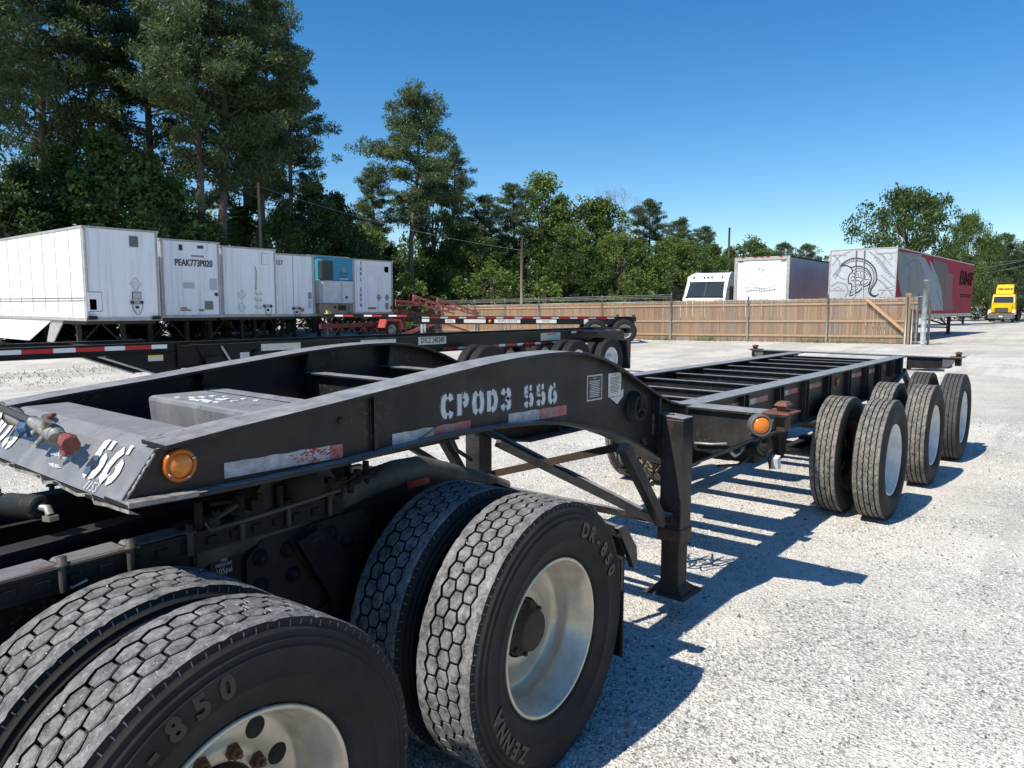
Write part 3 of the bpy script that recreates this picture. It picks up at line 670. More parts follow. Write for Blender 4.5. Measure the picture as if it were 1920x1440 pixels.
# ---- landing gear
LGX = 3.76
for s in (-1,1):
    yc = s*.755; b = MB()
    q = .066
    b.box((LGX-q,yc-q,.46),(LGX+q,yc+q,1.155)); b.hull8([(LGX-q,yc-q,1.156),(LGX+q,yc-q,1.156),(LGX+q,yc+q,1.156),(LGX-q,yc+q,1.156)],[(LGX-q+.0,yc-q,1.166),(LGX+q,yc-q,1.166),(LGX+q,yc+q,1.176),(LGX-q,yc+q,1.176)])
    leg = b.build('landing_leg', M_BLACKR, CH, bevel=.006)
    MB().box((LGX-q-.006,yc-q-.006,.46),(LGX+q+.006,yc+q+.006,.53)).build('leg_collar', pm('brown_worn_collar',(.085,.045,.024),(.035,.026,.02),sc=10,rough=.8,bump=.4), leg, bevel=.004)
    MB().box((LGX-.056,yc-.056,.19),(LGX+.056,yc+.056,.459)).build('inner_leg', M_RUSTY_DARK, leg, bevel=.005)
    f = MB(); f.hull8([(LGX-.10,yc-.10,.165),(LGX+.10,yc-.10,.165),(LGX+.10,yc+.10,.165),(LGX-.10,yc+.10,.165)],[(LGX-.058,yc-.058,.20),(LGX+.058,yc-.058,.20),(LGX+.058,yc+.058,.20),(LGX-.058,yc+.058,.20)])
    f.hull8([(LGX-.13,yc-.13,.150),(LGX+.13,yc-.13,.150),(LGX+.13,yc+.13,.150),(LGX-.13,yc+.13,.150)],[(LGX-.11,yc-.11,.1645),(LGX+.11,yc-.11,.1645),(LGX+.11,yc+.11,.1645),(LGX-.11,yc+.11,.1645)])
    f.build('foot', M_RUSTY_DARK, leg, bevel=.003)
    MB().lathe([(.035,-.03),(.035,.03)], 12, 0, True, c=(LGX-.10,yc+.0,.60)).bar((LGX-.10,yc,.60),(LGX-.06,yc,.60),.05,.05).build('brace_pivot', M_BLACKR, leg)
    MB().bar((LGX-.13,yc*.98,.575),(LGX-.50,yc*.93,1.06),.055,.055).build('leg_brace', M_BLACKR, CH)
    MB().bar((LGX-.05,s*.69,1.12),(LGX+.0,s*.64,1.12),.13,.12).build('leg_mount', M_BLACK, CH)
MB().bar((LGX-.12,-.70,.59),(LGX-.12,.74,1.0),.035,.035).build('cross_brace', M_BLACKR, CH)
MB().bar((LGX-.16,.70,.59),(LGX-.16,-.70,.60),.035,.04).build('cross_brace', M_BLACKR, CH)
MB().bar((LGX-.20,.68,.62),(LGX-.20,-.66,1.04),.04,.045).build('cross_brace', M_RUSTY_DARK, CH)
MB().bar((LGX-.15,-.70,.585),(2.55,-.45,1.15),.034,.034).build('long_brace', pm('worn_tan_steel',(.12,.095,.07),(.03,.028,.026),sc=12,rough=.7), CH)
MB().bar((LGX-.15,.70,.585),(2.55,.45,1.15),.034,.034).build('long_brace', M_BLACKR, CH)
MB().tube([(3.2,.5,1.1),(3.28,.55,.95),(3.4,.62,.85),(3.6,.68,.75)],.014,8).build('bent_pipe', M_BLACKR, CH)
# hoses hanging behind the legs
mb = MB()
for k in range(12):
    y0 = random.uniform(-.50,-.22); x0 = random.uniform(3.95,4.2); dr = random.uniform(.10,.30); l = random.uniform(.06,.2)
    P = [(x0+.02*sin(t*.9+k), y0+l*(t/8-.5)+.02*cos(t+k), .93-dr*sin(pi*t/8)) for t in range(9)]
    mb.tube(P, random.choice((.006,.009,.012)), 6, cap=False)
mb.build('air_hoses', M_RUB, CH)
mb = MB()
for k in range(4):
    P = [(4.05+.02*k+.02*sin(t), -.50+.03*t+.02*k, .80-.05*sin(t*.8+k)) for t in range(7)]; mb.tube(P,.004,5,cap=False)
mb.build('loose_wires', pm('tan_wire',(.35,.27,.17),rough=.6), CH)
# ---- running gear
AX = [(6.74,1.345),(8.34,1.31),(9.96,1.28)]; WZ = .505
for i,(x,yo) in enumerate(AX):
    wy0 = yo-YC
    lab = ['outer wheel of the first axle, white rim','outer wheel of the second axle, chalky tread','rearmost outer wheel, clean dark tread'][i]
    wheel(CH, x, wy0, WZ, ME_RIBC if i==2 else ME_RIB, ME_RIMW, None, False, ang=i*.4, label=lab)
    wheel(CH, x, wy0+.335, WZ, ME_RIBC if i==2 else ME_RIB, ME_RIMB if i<2 else ME_RIMW, None, False, ang=.2+i, inner=True)
    wheel(CH, x, -wy0, WZ, ME_RIB_FAR, ME_RIMW, None, False, flip=True)
    wheel(CH, x, -wy0-.335, WZ, ME_RIB_FAR, ME_RIMB, None, False, flip=True, inner=True)
    ax = MB().tube([(x,wy0+.2,WZ),(x,-wy0-.2,WZ)], .062, 12)
    for s in (-1,1): ax.lathe([(.20,-.09),(.20,.09),(.10,.10)], 24, 0, True, c=(x,s*.80,WZ))
    ax.build('axle', M_DARK, CH)
    h_ = MB()
    h_.lathe([(.13,.0),(.13,-.02),(.12,-.05),(.0005,-.06)], 20, 0, True, c=(x,wy0+.165,WZ)); h_.build('axle_hub', M_RUSTY_DARK, CH)
    for s in (-1,1):
        sp = MB()
        for k in range(5): sp.box((x-.48+.05*k,s*.55-.04,.60-.012*k),(x+.48-.05*k,s*.55+.04,.610-.012*k))
        sp.box((x-.07,s*.55-.05,.50),(x+.07,s*.55+.05,.63)); sp.build('leaf_spring', M_DARK, CH)
for x in (5.95,7.54,9.15,10.5):
    for s in (-1,1): 
        if x<10: MB().hull8([(x-.05,s*.55-.05,.55),(x+.05,s*.55-.05,.55),(x+.05,s*.55+.05,.55),(x-.05,s*.55+.05,.55)],[(x-.13,s*.55-.06,.816),(x+.13,s*.55-.06,.816),(x+.13,s*.55+.06,.816),(x-.13,s*.55+.06,.816)]).build('spring_hanger', M_DARK, CH)
# cradle gear ahead of the first axle
mb = MB(); mb.box((5.3,-.62,.62),(5.42,.62,.70)); mb.bar((5.36,-.55,.66),(5.95,-.55,.60),.05,.05)
mb.lathe([(.0005,-.08),(.085,-.08),(.085,.08),(.0005,.08)], 20, 0, True, c=(5.55,-.55,.72)); mb.lathe([(.0005,-.09),(.05,-.09),(.05,.05)], 16, 0, True, c=(5.05,-.72,.78))
mb.tube([(4.7,-.60,.70),(5.0,-.62,.66),(5.3,-.60,.69),(5.7,-.58,.64)],.012,6); mb.tube([(5.15,-.72,.82),(5.2,-.78,.7),(5.3,-.74,.60),(5.35,-.70,.72)],.007,6)
mb.build('brake_gear', M_DARK, CH)
MB().tube([(4.75,-.66,.80),(4.83,-.66,.76),(4.95,-.64,.755),(5.02,-.64,.78)],.012,6).build('grease_pipe', M_GALV, CH)
MB().hull8([(5.3,-.80,.60),(5.36,-.80,.60),(5.36,-.74,.60),(5.3,-.74,.60)],[(5.28,-.80,.68),(5.34,-.80,.70),(5.34,-.74,.70),(5.28,-.74,.68)]).build('warning_tag', pm('torn_white_tag',(.5,.5,.5),rough=.8), CH)
# rear lamp bar hanging behind the last wheel
rb = MB(); rb.bar((10.2,-.62,1.0),(10.62,-.62,.78),.06,.06); rb.box((10.60,-1.24,.70),(10.66,1.24,.80)); rb.build('rear_bumper', M_BLACKR, CH)
MB().box((10.58,-1.30,.64),(10.68,-1.18,.84)).build('tail_lamp', M_RUSTY_DARK, CH)
MB().tube([(10.62,-1.25,.64),(10.63,-1.25,.58),(10.65,-1.24,.54)],.005,5).build('lamp_wire', M_RUB, CH)
for s in (-1,1):
    MB().box((4.35,s*.50-.02,.86),(4.37,s*.50+.02,1.1)).build('hanger_strap', M_BLACKR, CH)

# gladhand couplings held on the slanted plate
GH = thing('gladhand_coupling', 'cast air couplings with red and blue covers hanging over the slanted front plate', 'air coupling', (.80,YC-.33,1.43))
def gh(name, mat, fn): m_ = MB(); fn(m_); return m_.build(name, mat, GH, bevel=.003)
def T_(m, P, r, n=12): 
    k = 1.42; rr = [q*.78 for q in r] if isinstance(r,(list,tuple)) else r*.72
    return m.tube([(p[0]*.6, p[1]*k, p[2]*.72) for p in P], rr, n)
gh('air_tube', pm('black_rubber_sleeve',(.03,.032,.03),(.06,.06,.055),rough=.45), lambda m: T_(m,[(-.09,.36,.10),(-.05,.22,.06),(-.015,.07,.03)],.0155))
gh('tube_grip', pm('red_rubber',(.30,.025,.03),rough=.5), lambda m: T_(m,[(-.115,.43,.12),(-.091,.362,.101)],.019))
gh('coupling_body', M_ALU, lambda m: (T_(m,[(-.02,.10,.03),(-.012,.05,.018),(-.005,.0,.0),(-.01,-.04,-.012)],[.022,.03,.036,.024]), T_(m,[(-.03,.015,.02),(-.02,-.0,.065)],[.02,.026]), T_(m,[(-.02,.05,.02),(-.035,.075,-.01)],[.02,.012],10), T_(m,[(-.015,.02,.0),(-.045,.045,-.045)],[.018,.010],10), T_(m,[(-.012,-.02,0),(-.035,-.045,-.012)],[.028,.023])))
gh('blue_cover', pm('blue_anodised',(.045,.12,.27),(.03,.05,.09),sc=60,rough=.5), lambda m: (T_(m,[(-.02,.11,.01),(-.012,.15,-.006)],[.02,.034],8), m.cbox((-.010,.20,-.018),(.012,.022,.012))))
gh('open_coupling', M_ALU, lambda m: (T_(m,[(-.015,.225,.03),(-.01,.165,.008)],[.036,.022],16), T_(m,[(-.02,.255,.05),(-.01,.22,.03)],[.020,.03]), T_(m,[(-.02,.30,.065),(-.015,.25,.045)],[.012,.024],10)))
gh('red_cover', pm('red_anodised',(.24,.05,.035),(.10,.035,.028),sc=60,rough=.6), lambda m: (T_(m,[(-.012,-.06,-.005),(-.015,-.085,-.014),(-.02,-.105,-.02)],[.022,.036,.028],8), m.cbox((-.014,-.118,-.034),(.012,.018,.012))))
gh('red_wing', pm('red_anodised',(.3,.05,.03),rough=.5), lambda m: m.bar((-.012,.01,.052),(-.008,-.02,.060),.018,.010))
gh('seal_opening', M_GROOVE, lambda m: T_(m,[(-.036,.236,.032),(-.028,.226,.030)],.025,14))
GH.location = (.80,2.40,1.402)
M_RDK = pm('shaded_rusty_steel', (.022,.015,.011), (.010,.009,.008), sc=16, rough=.8, bump=.5, bsc=50)  # darker rusty steel, with the deep shade under the gooseneck put into its colour
# ------------------------------------------------------------------ rear of the road tractor under the gooseneck (local x to the back, y inwards)
TR = thing('road_tractor', 'rear frame and dusty dual drive wheels of a dark truck under the gooseneck', 'truck', (2.182,1.563,0), radians(3))
RAD = .522
wheel(TR, 0, 0, RAD, ME_TREAD, ME_RIMC, ME_HUB, False, ang=.35, label='rear outer drive wheel with deep cream rim')
wheel(TR, -1.321, 0, RAD, ME_TREAD, ME_RIMC, ME_HUB, True, ang=.08, label='front outer drive wheel with vent holes in its rim')
for x in (0,-1.321):
    wheel(TR, x, .345, RAD, ME_TREAD, ME_RIMC, None, False, ang=.7+x, inner=True)
    wheel(TR, x, 2.40, RAD, ME_RIB_FAR, ME_RIMC, None, False, flip=True)
    wheel(TR, x, 2.055, RAD, ME_RIB_FAR, ME_RIMC, None, False, flip=True, inner=True)
    b = MB().tube([(x,.25,RAD),(x,2.15,RAD)], .085, 14); b.lathe([(.0005,-.19),(.14,-.16),(.2,-.02),(.2,.06),(.13,.18),(.0005,.2)], 24, 0, True, c=(x,1.2,RAD+.02))
    for s in (.72,1.68): b.lathe([(.21,-.10),(.21,.10),(.1,.11)], 28, 0, True, c=(x,s,RAD))
    b.build('drive_axle', M_DARK, TR)
for s, nm in ((.78,'frame_rail'),(1.62,'frame_rail')):
    y0 = s-.004 if s<1 else s-.076
    b = MB(); zt, zb = .985, .715
    b.box((-3.4,s,zb),(.42,s+.012 if s<1 else s+.012,zt)); 
    a,c = (s+.0125,s+.09) if s<1 else (s-.078,s-.0005)
    b.box((-3.4,a,zt-.012),(.42,c,zt)).box((-3.4,a,zb),(.42,c,zb+.012)); b.build(nm, M_DARK, TR)
# rounded cover over the rail end, lit on its crown
b = MB()
cy = .80
P = [(-1.0,cy,.955),(-.62,cy,.985),(-.25,cy,1.045),(-.05,cy,1.062),(.10,cy,1.058),(.26,cy,1.01),(.62,cy,.895),(.75,cy,.85)]
b.tube(P, [.05,.055,.058,.058,.056,.05,.036,.028], 16); b.build('frame_end_tube', pm('worn_charcoal_paint',(.045,.044,.04),(.12,.115,.10),sc=8,rough=.6,bump=.2), TR)
b = MB(); b.strip([(-.95,.96),(-.25,1.05),(.10,1.06),(.30,1.0),(.70,.86)],[(-.95,.70),(-.25,.70),(.10,.70),(.30,.78),(.70,.83)], cy-.035,cy-.02); b.build('frame_end_plate', M_DARK, TR)
MB().box((-.02,cy-.040,.99),(.12,cy-.0365,1.04)).build('reflective_tape', M_TR, TR)
# sliding fifth wheel rails with bolts
for s in (.76,1.64):
    sl_ = MB(); sl_.box((-3.2,s-.05,.99),(-.42,s+.06,1.003)); sl_.box((-3.2,s-.052,1.0035),(-.42,s-.02,1.05)); sl_.box((-3.2,s-.056,1.051),(-.42,s+.03,1.062))
    rr = sl_.build('slider_rail', M_RDK, TR, bevel=.002)
    if s<1:
        tm = MB().box((0,s-.062,1.012),(.035,s-.0525,1.038)).mesh('slider_slot', [M_GROOVE])
        for k in range(30): link('slider_slot', tm, rr, (-2.9+k*.083,0,0))
        sh = MB(); 
        for k in range(9):
            x = -2.75+.19*k; sh.hull8([(x,s-.045,1.0635),(x+.18,s-.045,1.0635),(x+.18,s+.03,1.064),(x,s+.03,1.064)],[(x,s-.04,1.068+.003*sin(k*2)),(x+.18,s-.04,1.068+.003*sin(k*2+2)),(x+.17,s+.03,1.071+.004*cos(k)),(x+.01,s+.03,1.071)])
        sh.build('peeling_plate', pm('bare_and_rusty_steel',(.16,.16,.165),(.13,.085,.065),sc=9,rough=.45,lo=.55,hi=.65,bump=.3), rr)
    for k in range(13):
        x = -2.72+k*.185
        bm_ = MB(); bm_.lathe([(.022,.0),(.022,.005),(.0135,.005),(.0135,.024),(.0005,.024)], 6, 0)
        bm_.lathe([(.011,-.075),(.011,.0)], 8, 0)
        link('slider_bolt', bm_.mesh('slider_bolt', [M_RDK if k>5 else M_ALU]), rr, (x, s-.066 if s<1 else s+.05, 1.072), (pi/2,0,0)) if k<1 else None
        if k == 0: BM = bm_.mesh('slider_bolt', [pm('dull_grey_bolt',(.055,.052,.046),(.03,.025,.02),sc=40,rough=.6)])
        else: link('slider_bolt', BM, rr, (x, s-.066 if s<1 else s+.05, 1.072), (pi/2,0,0))
# fifth wheel
b = MB(); b.prism([(-1.05,.62),(-.95,.60),(-.40,.62),(-.16,.84),(-.16,1.02),(-.62,1.14),(-.62,1.26),(-.16,1.38),(-.16,1.56),(-.40,1.78),(-.95,1.80),(-1.05,1.78)], 1.212, 1.236, ax=2); fw = b.build('fifth_wheel_plate', M_DARK, TR, bevel=.004)
for s in (.78,1.62):
    MB().prism([(-.85,1.064),(-.40,1.064),(-.50,1.20),(-.60,1.21),(-.72,1.20)], s-.05, s+.05, ax=1).build('fifth_wheel_bracket', pm('greasy_brown_casting',(.018,.013,.009),(.009,.008,.007),sc=14,rough=.6,bump=.5), TR, bevel=.006)
MB().tube([(-.95,.60,1.15),(-1.08,.55,1.13),(-1.10,.50,1.125),(-.95,.50,1.13),(-.60,.52,1.14)],.008,8).build('release_handle', pm('dull_rod',(.045,.04,.034),rough=.6), TR)
MB().tube([(-.95,.82,1.17),(-.80,.78,1.165),(-.55,.76,1.165)],.02,8).build('release_rod', M_RDK, TR)
# pins, lock bars and small castings crowded round the fifth wheel
rd_ = random.Random(12)
for k in range(16):
    x = -1.0+k*.05+rd_.uniform(-.01,.01); z = 1.075+rd_.uniform(0,.07); y = .70+rd_.uniform(-.02,.06)
    if k%3==0: MB().tube([(x,y,1.063),(x,y,z+.03)],.013,8).lathe([(.0005,-.0),(.018,0)],8,0,c=(x,y,z)).build('fifth_wheel_pin', M_RDK, TR)
    elif k%3==1: MB().cbox((x,y+.02,z),(.022,.018,.02)).cbox((x+.01,y+.01,z+.025),(.010,.012,.012)).build('lock_casting', M_DARK, TR, bevel=.003)
    else: MB().tube([(x-.05,y,z),(x+.05,y+.01,z-.01),(x+.10,y+.02,z+.01)],.007,6).build('lock_bar', M_RDK, TR)
MB().lathe([(.0005,-.06),(.06,-.055),(.07,-.02),(.07,.03),(.0005,.04)],18,0,True).build('pivot_boss', M_RDK, TR, loc=(-.62,.70,1.13))
for k in range(5): MB().tube([(-1.0+.03*k,.80,.70),(-.8+.04*k,.74,.63-.02*k),(-.45,.72,.60+.02*k),(-.2,.76,.66)],.010,6).build('brake_hose', M_RUB, TR)
# cross members and front deck bits seen past the nose of the gooseneck
for x in (-3.0,-2.2,-1.62,-.7,.35): MB().box((x-.05,.875,.76),(x+.05,1.54,.93)).build('frame_cross_member', M_DARK, TR)
MB().box((-2.6,1.66,1.005),(-1.25,1.80,1.03)).build('deck_plate', pm('orange_rusted_plate',(.22,.12,.08),(.13,.08,.055),sc=9,rough=.7), TR)
MB().box((-2.6,1.81,.98),(-1.25,1.83,1.05)).build('deck_edge', M_GALV, TR)
b = MB(); b.lathe([(.0005,-.09),(.034,-.09),(.037,-.08),(.037,.08),(.024,.09),(.0005,.09)], 20, 0, True); cy_ = b.build('air_cylinder', M_DARK, TR, loc=(-1.375,1.07,1.165), rot=(radians(-4),0,radians(10)))
MB().tube([(0,-.09,0),(0,-.12,.0),(0,-.13,-.02)],.012,8).cbox((0,-.13,-.03),(.014,.018,.008)).build('cylinder_fork', M_ALU, cy_)
MB().tube([(-1.62,1.22,1.2),(-1.60,1.26,1.25),(-1.52,1.30,1.27),(-1.47,1.27,1.23),(-1.50,1.20,1.19)],.008,8).tube([(-1.70,1.22,1.18),(-1.68,1.28,1.23),(-1.60,1.32,1.24),(-1.57,1.27,1.19)],.008,8).build('air_line', M_RUB, TR)
MB().bar((-1.95,.9,1.05),(-.6,1.05,1.05),.08,.05).build('slider_crossmember', M_DARK, TR)
MB().bar((-2.3,1.35,1.02),(-1.3,.80,1.0),.07,.06).build('diagonal_arm', M_DARK, TR)
MB().box((-1.9,.9,.86),(-1.25,1.5,.885)).build('deck_grating', M_DARK, TR)
MB().tube([(-1.40,.74,1.0),(-1.40,.70,1.0),(-1.36,.70,1.01)],.004,6).build('bent_clip', M_GALV, TR)
# suspension hanger with ringed bolts, arm and data text
pl = MB(); pl.prism([(-.82,.70),(-.82,.90),(-.76,.955),(-.30,.965),(-.26,.90),(-.34,.66),(-.55,.52),(-.70,.55)], .742, .776, ax=1)
hp = pl.build('suspension_hanger', M_RDK, TR, bevel=.006)
for (x,z) in ((-.775,.90),(-.775,.80),(-.76,.71),(-.66,.90),(-.46,.91),(-.38,.86),(-.64,.80),(-.66,.63)):
    m_ = MB().lathe([(.030,.0),(.030,-.006),(.018,-.006),(.018,-.024),(.0005,-.024)], 12, 0, True, c=(x,.741,z)); m_.build('hanger_bolt', M_DARK, hp)
MB().prism([(-.64,.93),(-.55,.955),(-.36,.72),(-.36,.50),(-.50,.48),(-.50,.68)], .68, .735, ax=1).build('torque_arm', M_DARK, TR, bevel=.012)
text('TIRE\nPRESSURE', .016, M_PW, TR, 'pressure_label', (-.90,.7627,.915), (pi/2,0,0), .9)
text('105psi', .030, M_PW, TR, 'pressure_label', (-.90,.7627,.885), (pi/2,0,0), .8)
for x in (-1.02,-.25,-.1): MB().lathe([(.02,0),(.02,-.025),(.0005,-.025)], 6, 0, c=(x,.779,.87)).build('frame_bolt', M_DARK, TR)
MB().hull8([(-1.13,.66,.945),(-1.09,.66,.945),(-1.09,.70,.945),(-1.13,.70,.945)],[(-1.125,.67,.953),(-1.095,.67,.953),(-1.095,.69,.953),(-1.125,.69,.953)]).build('blue_cap', pm('pale_blue_plastic',(.3,.45,.7),rough=.4), TR)
for x in (-1.321,0):
    for s in (.62,1.78):
        b = MB(); b.lathe([(.0005,-.13),(.10,-.12),(.125,-.06),(.125,.06),(.11,.11),(.0005,.12)], 20, 0, True); b.build('air_spring', M_RUB, TR, loc=(x+.32,s,.62), rot=(pi/2,0,0))
        MB().bar((x-.45,s+.05,.60),(x+.40,s+.05,.42),.08,.05).build('trailing_arm', M_DARK, TR)
# mudflaps
for s in (.10,1.72):
    MB().box((.735,s,.12),(.747,s+.60,.70)).build('mudflap', M_RUB, TR)
    rg = MB()
    for k in range(14): rg.box((.7475,s+.012+k*.012,.13),(.7515,s+.018+k*.012,.60))
    for k in range(14): rg.box((.7305,s+.012+k*.012,.13),(.7345,s+.018+k*.012,.60))
    rg.build('mudflap_ribs', M_BLKNEW, TR)
MB().hull8([(.62,.06,.74),(.66,.06,.72),(.66,.80,.85),(.62,.80,.87)],[(.62,.06,.79),(.67,.06,.78),(.67,.80,.88),(.62,.80,.90)]).prism([(.60,.79),(.66,.79),(.775,.66),(.785,.60),(.76,.56),(.725,.62)], .055, .08, ax=1).build('mudflap_bracket', M_BLACK, TR, bevel=.004)
# raised lettering on the sidewalls
def ring_text(parent, s, r, a0, da, size, y, name='sidewall_lettering', bold=.0):
    for i,ch in enumerate(s):
        if ch == ' ': continue
        a = radians(a0-da*i)
        text(ch, size, M_SIDE, parent, name, (r*cos(a), y, r*sin(a)), (pi/2, pi/2-a, 0), .95, .0016, bold)
M_SIDE = pm('moulded_letter_rubber', (.008,.008,.009), rough=.45)
for x,a0 in ((0,66),(-1.321,118)):
    ring_text(TR, 'DR-850', .0, 0, 0, .05, 0) if False else None
def side_lettering(x, a0, wheel_c=RAD):
    e = bpy.data.objects.new('sidewall_lettering', None); COL.objects.link(e); e.parent = TR; e.location = (x,-.0215,wheel_c)
    for s,st in (('DR-850',a0),('ZENNA',a0-192)):
        for i,ch in enumerate(s):
            a = radians(st-8.8*i)
            o = text(ch, .078, M_SIDE, e, 'letter', (.417*cos(a),0,.417*sin(a)), (pi/2, 0, 0), .95, .003, .0035)
            o.rotation_euler = Matrix.Rotation(pi/2-a,3,'Y').to_4x4().to_3x3() @ Matrix.Rotation(pi/2,3,'X') and (Matrix.Rotation(pi/2-a,3,'Y') @ Matrix.Rotation(pi/2,3,'X')).to_euler()
side_lettering(0, 66); side_lettering(-1.321, 143)
# ------------------------------------------------------------------ far vehicles
M_TRW = NT('weathered_white_trailer_skin')
def _():
    t = M_TRW
    c = t.mix(t.ramp(t.noise(1.2, 6, .7, (1,1,.35)), [(.45,0.),(.8,.5)]), (.78,.80,.82), (.66,.67,.67))
    st = t.ramp(t.noise(7, 5, .7, (1,1,.05)), [(.50,0.),(.72,.55)]); c = t.mix(st, c, (.44,.43,.39))
    t.set('Base Color', c); t.set('Roughness', .5); return t.mat
M_TRW = _()
M_RAILALU = pm('dull_aluminium_rail', (.42,.42,.41), (.28,.27,.25), sc=6, rough=.5, metal=.2)
M_UNDER = pm('black_underframe', (.014,.014,.015), (.04,.035,.03), sc=4, rough=.7)
M_GLASS = NT('dark_vehicle_glass'); M_GLASS.set('Base Color', (.02,.03,.035)); M_GLASS.set('Roughness', .03); M_GLASS = M_GLASS.mat
M_DULLTXT = pm('black_vinyl_lettering', (.02,.02,.022), rough=.5)
M_FADED = pm('faded_grey_print', (.46,.47,.48), rough=.6)
M_BROWNTAG = pm('grey_brown_placard', (.27,.25,.22), rough=.6)
ME_WHEELFAR = {}
def far_wheel(parent, x, y, z, R=.5, axis='x', rimmat=M_RIMW, out=-1, name='wheel'):
    # a dual wheel; axle along local X or Y, outer face towards out
    key = (R, rimmat.name)
    if key not in ME_WHEELFAR:
        a = MB(); a.lathe([(R*.58,.02),(R*.66,-.0),(R*.85,-.015),(R*.96,.0),(R,.02),(R,.06),(R-.01,.065),(R,.07),(R,.11),(R-.01,.115),(R,.12),(R,.17),(R*.96,.20),(R*.6,.21)], 36, 0, True)
        b = MB(); b.lathe([(R*.58,.02),(R*.55,.012),(R*.5,.04),(R*.48,.10),(R*.27,.10),(R*.25,.05),(R*.2,-.0),(.0005,-.01)], 30, 0, True)
        ME_WHEELFAR[key] = (a.mesh('tyre', [M_RUB]), b.mesh('rim', [rimmat]))
    e = bpy.data.objects.new(name, None); COL.objects.link(e); e.parent = parent; e.location = (x,y,z)
    rz = {('y',-1):0, ('y',1):pi, ('x',-1):-pi/2, ('x',1):pi/2}[(axis,out)]
    e.rotation_euler = (0,0,rz)
    link('tyre', ME_WHEELFAR[key][0], e); link('rim', ME_WHEELFAR[key][1], e)
    return e
def duals(parent, x, half, z, axis='y', R=.5, rim=M_RIMW):
    for s in (-1,1):
        for k in (0,1):
            d = s*(half-.30*k)
            far_wheel(parent, x if axis=='y' else d, d if axis=='y' else x, z, R, axis, rim, s)
    b = MB(); b.tube([(x,-half+.3,z),(x,half-.3,z)] if axis=='y' else [(-half+.3,x,z),(half-.3,x,z)], .06, 8); b.build('axle', M_UNDER, parent)

# ---- middle chassis with the white number plate
C2 = thing('container_chassis', 'clean black container chassis with white number plate DVLZ 240248 on its rail', 'container chassis', (0,10.0,0), radians(-.35))
RR = -.02
for s in (0,1.05):
    MB().box((4.93,s,1.215),(16.84,s+.13,1.23)).box((4.93,s+.05,.93),(16.84,s+.062,1.2145)).box((4.93,s,.915),(15.2,s+.13,.9295)).build('main_rail', M_BLKNEW, C2)
    MB().box((-3.5,s+.005,1.265),(4.90,s+.125,1.28)).box((-3.5,s+.03,1.145),(4.90,s+.05,1.2645)).box((-3.5,s+.005,1.13),(4.90,s+.125,1.1445)).build('gooseneck_rail', M_BLKNEW, C2)
    MB().prism([(3.92,1.128),(4.88,1.128),(4.88,.80),(4.75,.80)], s+.03, s+.05, ax=1).build('gooseneck_gusset', M_BLKNEW, C2)
    MB().hull8([(3.90,s,1.12),(3.96,s,1.12),(3.96,s+.12,1.12),(3.90,s+.12,1.12)],[(3.90,s,1.13),(3.96,s,1.13),(3.96,s+.12,1.13),(3.90,s+.12,1.13)]).bar((3.90,s+.06,1.125),(4.76,s+.06,.79),.12,.015).build('gusset_flange', M_GALV, C2)
    MB().box((4.885,s-.01,.80),(4.925,s+.13,1.285)).build('end_post', M_BLKNEW, C2)
for x in (-1.5,0,1.5,2.8,3.9): MB().box((x-.04,.13,1.255),(x+.04,1.05,1.263)).build('cross_member', M_BLKNEW, C2)
for x in np.arange(5.6,17,1.15): MB().box((x-.04,.135,1.19),(x+.04,1.045,1.198)).box((x-.006,.135,1.0),(x+.006,1.045,1.1895)).build('cross_member', M_BLKNEW, C2)
def tapes(parent, x0, x1, z, h, lr, lw, y=-.004, first='r', ax='y'):
    x = x0; k = 0 if first=='r' else 1
    while x < x1-.02:
        l = lr if k%2==0 else lw; e = min(x+l, x1)
        MB().box((x,y-.002,z),(e,y,z+h)).build('reflective_tape', M_TR if k%2==0 else M_TW, parent); x = e; k += 1
tapes(C2, 2.43, 4.75, 1.20, .055, .34, .25, y=.003); tapes(C2, -1.0, 2.43, 1.20, .055, .34, .25, y=.003, first='r')
tapes(C2, 10.1, 14.1, .94, .05, .42, .2, y=.048); tapes(C2, 14.4, 16.7, 1.155, .05, .30, .2, y=.048, first='w'); 
pl2 = MB().box((9.45,.040,1.065),(10.18,.048,1.215)).build('number_plate', M_PW, C2)
text('DVLZ 240248', .145, M_DULLTXT, pl2, 'lettering', (9.815,.0385,1.14), (pi/2,0,0), .74, bold=.003)
MB().box((8.1,.044,1.13),(8.9,.048,1.20)).build('label', M_PW, C2)
MB().box((6.2,.044,1.10),(6.9,.048,1.205)).build('label', M_PW, C2)
for z_,h_ in ((1.215,.01),): pass
dp = MB().box((13.2,.042,1.02),(13.95,.048,1.19)).build('label', M_PW, C2)
MB().box((13.45,.040,1.14),(13.8,.0415,1.165)).build('label_band', M_TR, dp); text('REMARQUE', .05, M_DULLTXT, dp, 'lettering', (13.6,.0405,1.10),(pi/2,0,0)) if False else None
MB().box((4.50,.024,1.035),(4.70,.029,1.115)).build('warning_label', M_PW, C2); MB().box((4.50,.0225,1.092),(4.70,.0238,1.115)).build('warning_band', pm('yellow_label',(.7,.55,.02),rough=.5), C2)
MB().box((5.85,.044,.98),(6.0,.05,1.09)).build('label', M_PW, C2)
MB().lathe([(.07,0),(.07,-.03),(.05,-.04),(.0005,-.04)],20,0,True,c=(6.12,.05,1.06)).build('round_plug', M_BLKNEW, C2)
for x in (5.2,5.55): MB().bar((x,.03,1.20),(x+.12,.0,.98),.012,.03).build('bracket', M_GALV if x>5.3 else M_BLKNEW, C2)
MB().box((5.28,-.08,.95),(5.5,.03,1.05)).build('valve_box', M_BLKNEW, C2)
for x in (10.75,13.75,15.15):
    duals(C2, x, 1.22, .52, 'y', .52) 
